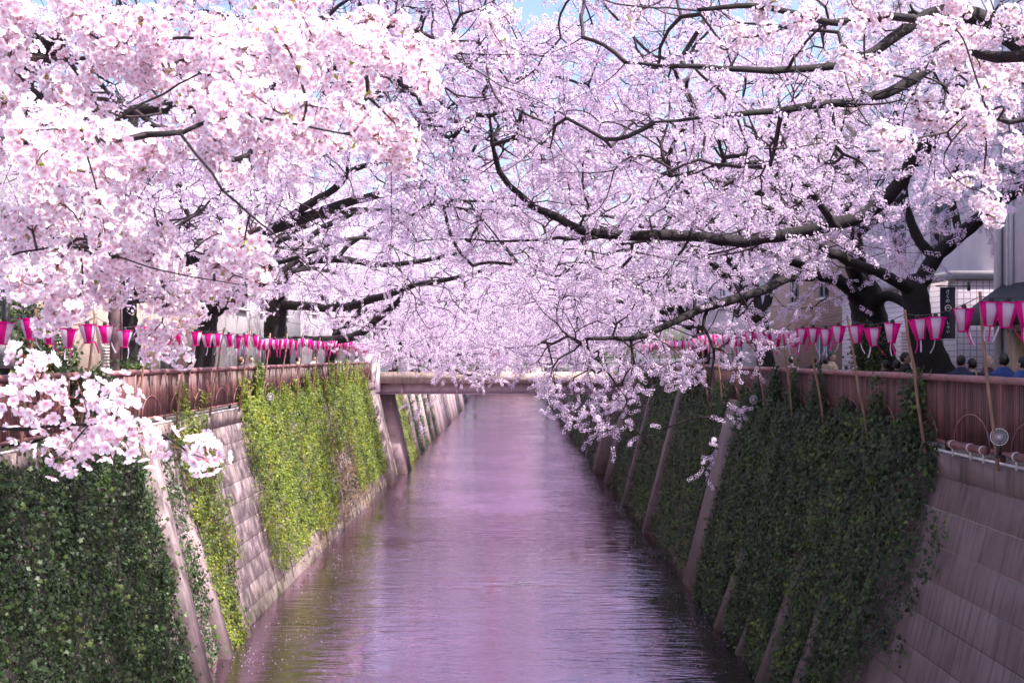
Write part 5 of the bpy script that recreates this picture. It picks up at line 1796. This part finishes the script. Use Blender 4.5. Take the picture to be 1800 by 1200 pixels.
low_rows = [(60, 640, 26), (50, 680, 34), (80, 700, 34), (15, 700, 34), (90, 730, 22), (30, 740, 25), (150, 720, 28), (175, 700, 20), (210, 700, 14), (215, 735, 18), (105, 790, 26), (145, 800, 24), (175, 770, 22), (200, 745, 16), (165, 750, 20), (230, 768, 16), (258, 765, 14), (275, 775, 12), (350, 803, 14), (340, 800, 10), (362, 806, 8), (130, 770, 20), (240, 765, 14), (120, 805, 18), (40, 665, 30), (70, 660, 24), (215, 690, 10)]
lb.append([(-4.5, 3.2, 2.9, .05), (*P(-350, 700, 3.1), .012)] + limb_px((-20, 757, 3.05, .011), (60, 757, 3.05, .010), (150, 752, 3.0, .009), (230, 748, 3.0, .0075), (285, 765, 3.0, .006), (330, 795, 3.0, .005)))
low = np.array([P(px + rng.normal(0, r * .45), py + rng.normal(0, r * .45), 3.0 + rng.normal(0, .07)) for px, py, r in low_rows])
alltips = np.concatenate([tips, low])
root, inv, pts, d = near_tree('near cherry tree whose bright sprays fill the upper corner beside the sunny bank', tr, lb, alltips)
pj = HY - (pts[:, 2] - EYE) / pts[:, 1] * FPX
is_low = (pj > 615) & (pts[:, 1] < 3.4)
hi = ~is_low
scatter('crown', pts[hi] + inv, eulers(frames(d[hi], rng.uniform(0, 6.28, hi.sum()))), rng.uniform(.9, 1.2, hi.sum()), G0, root)
# a second, looser layer so that the mass is deep
more = blobs([(a, b2, c * .9, dd + .45) for a, b2, c, dd in FL], .6)
dm = rng.normal(0, .7, more.shape) + np.array([0, -.4, 0])
scatter('inner_crown', more + inv, eulers(frames(dm, rng.uniform(0, 6.28, len(more)))), rng.uniform(.85, 1.15, len(more)), G0, root)
# the low spray: every blossom on its own
fm = [single_flower(1.0), single_flower(.85), single_flower(.6)]
nb_ = 0
spray = bpy.data.objects.new('low_spray', None); COL.objects.link(spray); spray.parent = root
for p, dd in zip(pts[is_low], d[is_low]):
    Rc = rotz_to(dd, rng.uniform(0, 6))
    for q in dome_dirs(10, 1.6):
        if nb_ >= 298: break
        q = Rc @ (q / np.linalg.norm(q))
        put('blossom', random.choice(fm), spray, p + q * rng.uniform(.028, .070) + inv, eulers(frames(q[None], np.array([rng.uniform(0, 6)])))[0], rng.uniform(.9, 1.12)); nb_ += 1

FR = [(1700, 40, 60), (1770, 30, 50), (1640, 60, 40), (1720, 120, 45), (1650, 130, 45), (1690, 190, 45), (1735, 170, 30), (1610, 150, 40), (1590, 235, 32), (1690, 330, 36), (1710, 310, 30), (1790, 270, 30),
      (1800, 60, 50), (1500, 20, 50), (1440, 60, 40), (1560, 90, 40), (1380, 30, 40), (1300, 40, 30), (1110, 20, 24), (1250, 90, 26), (1780, 150, 40), (1730, 240, 30), (1640, 190, 30), (1545, 130, 35), (1490, 110, 30),
      (850, 20, 30), (870, 70, 20), (800, 60, 30), (1750, 360, 22), (1330, 90, 24)]
FR = [(a, b2, c, 5.2 + 1.0 * rng.random()) for a, b2, c in FR]
tips = blobs(FR, 3.2)
tr = [(7.9, 4.4, BANKZ, .40), (7.6, 4.4, 1.2, .34), (6.8, 4.6, 3.0, .28)]
lb = [[(6.8, 4.6, 3.0, .12), (5.2, 5.2, 3.5, .08), (*P(1850, 90, 5.9), .06)] + limb_px((1665, 45, 6.2, .044), (1600, 32, 6.2, .046), (1540, 30, 6.2, .042), (1470, 42, 6.2, .036), (1400, 25, 6.2, .034), (1320, 12, 6.1, .030), (1225, 18, 6.1, .022)),
      limb_px((1228, 20, 6.1, .014), (1262, 62, 6.1, .013), (1285, 76, 6.1, .010), (1310, 50, 6.1, .006)),
      [(5.2, 5.2, 3.5, .06), (*P(1860, 200, 5.4), .03)] + limb_px((1760, 190, 5.4, .012), (1690, 230, 5.4, .009), (1660, 290, 5.4, .006), (1700, 330, 5.4, .004)),
      limb_px((1665, 45, 6.2, .02), (1640, 110, 5.9, .010), (1590, 200, 5.8, .006), (1585, 240, 5.7, .004)),
      limb_px((1225, 18, 6.1, .012), (1100, 5, 5.9, .008), (960, -30, 5.7, .006), (850, 10, 5.6, .004))]
root, inv, pts, d = near_tree('near cherry tree whose sprays hang in the upper corner beside the shaded bank', tr, lb, tips)
scatter('crown', pts + inv, eulers(frames(d, rng.uniform(0, 6.28, len(pts)))), rng.uniform(.9, 1.15, len(pts)), G0, root)

# ------------------------------------------------------------------ fallen petals on the water
mb = MB(); mb.add(np.array([[0, 0, 0], [-.4, .5, .08], [0, 1, .1], [.4, .5, .08]]) * .022, T=[(0, 3, 1), (1, 3, 2)])
GP = scatter_group('fallen petals', [proto('fallen_petal', mb, M['petal_far'], {'cen': [0.2, 0, 0, 0]})])
n_ = 5200
yy = 18 + rng.random(n_) ** 1.6 * 70
side_ = rng.random(n_)
xx = np.where(side_ < .45, -6.1 + np.abs(rng.normal(0, 1.2, n_)), np.where(side_ < .75, 5.0 - np.abs(rng.normal(0, 1.0, n_)), rng.uniform(-6, 5, n_)))
xx += .3 * np.sin(yy * .9)
keep = (np.sin(yy * 1.9 + xx * 1.3) + np.sin(yy * .63 - xx * .8) + rng.normal(0, .7, n_)) > .1
ok = (xx > -6.2) & (xx < 5.1) & keep
pts = np.stack([xx, yy, np.full(n_, WZ + .006)], 1)[ok]
rot = np.stack([rng.normal(0, .15, len(pts)), rng.normal(0, .15, len(pts)), rng.uniform(0, 6.28, len(pts))], 1)
o = scatter('petals', pts, rot, rng.uniform(.8, 1.5, len(pts)), GP)
tag(o, 'pale petals drifting on the water', 'petals', kind='stuff')
print('TREES', TREES, 'objects', len(bpy.data.objects))
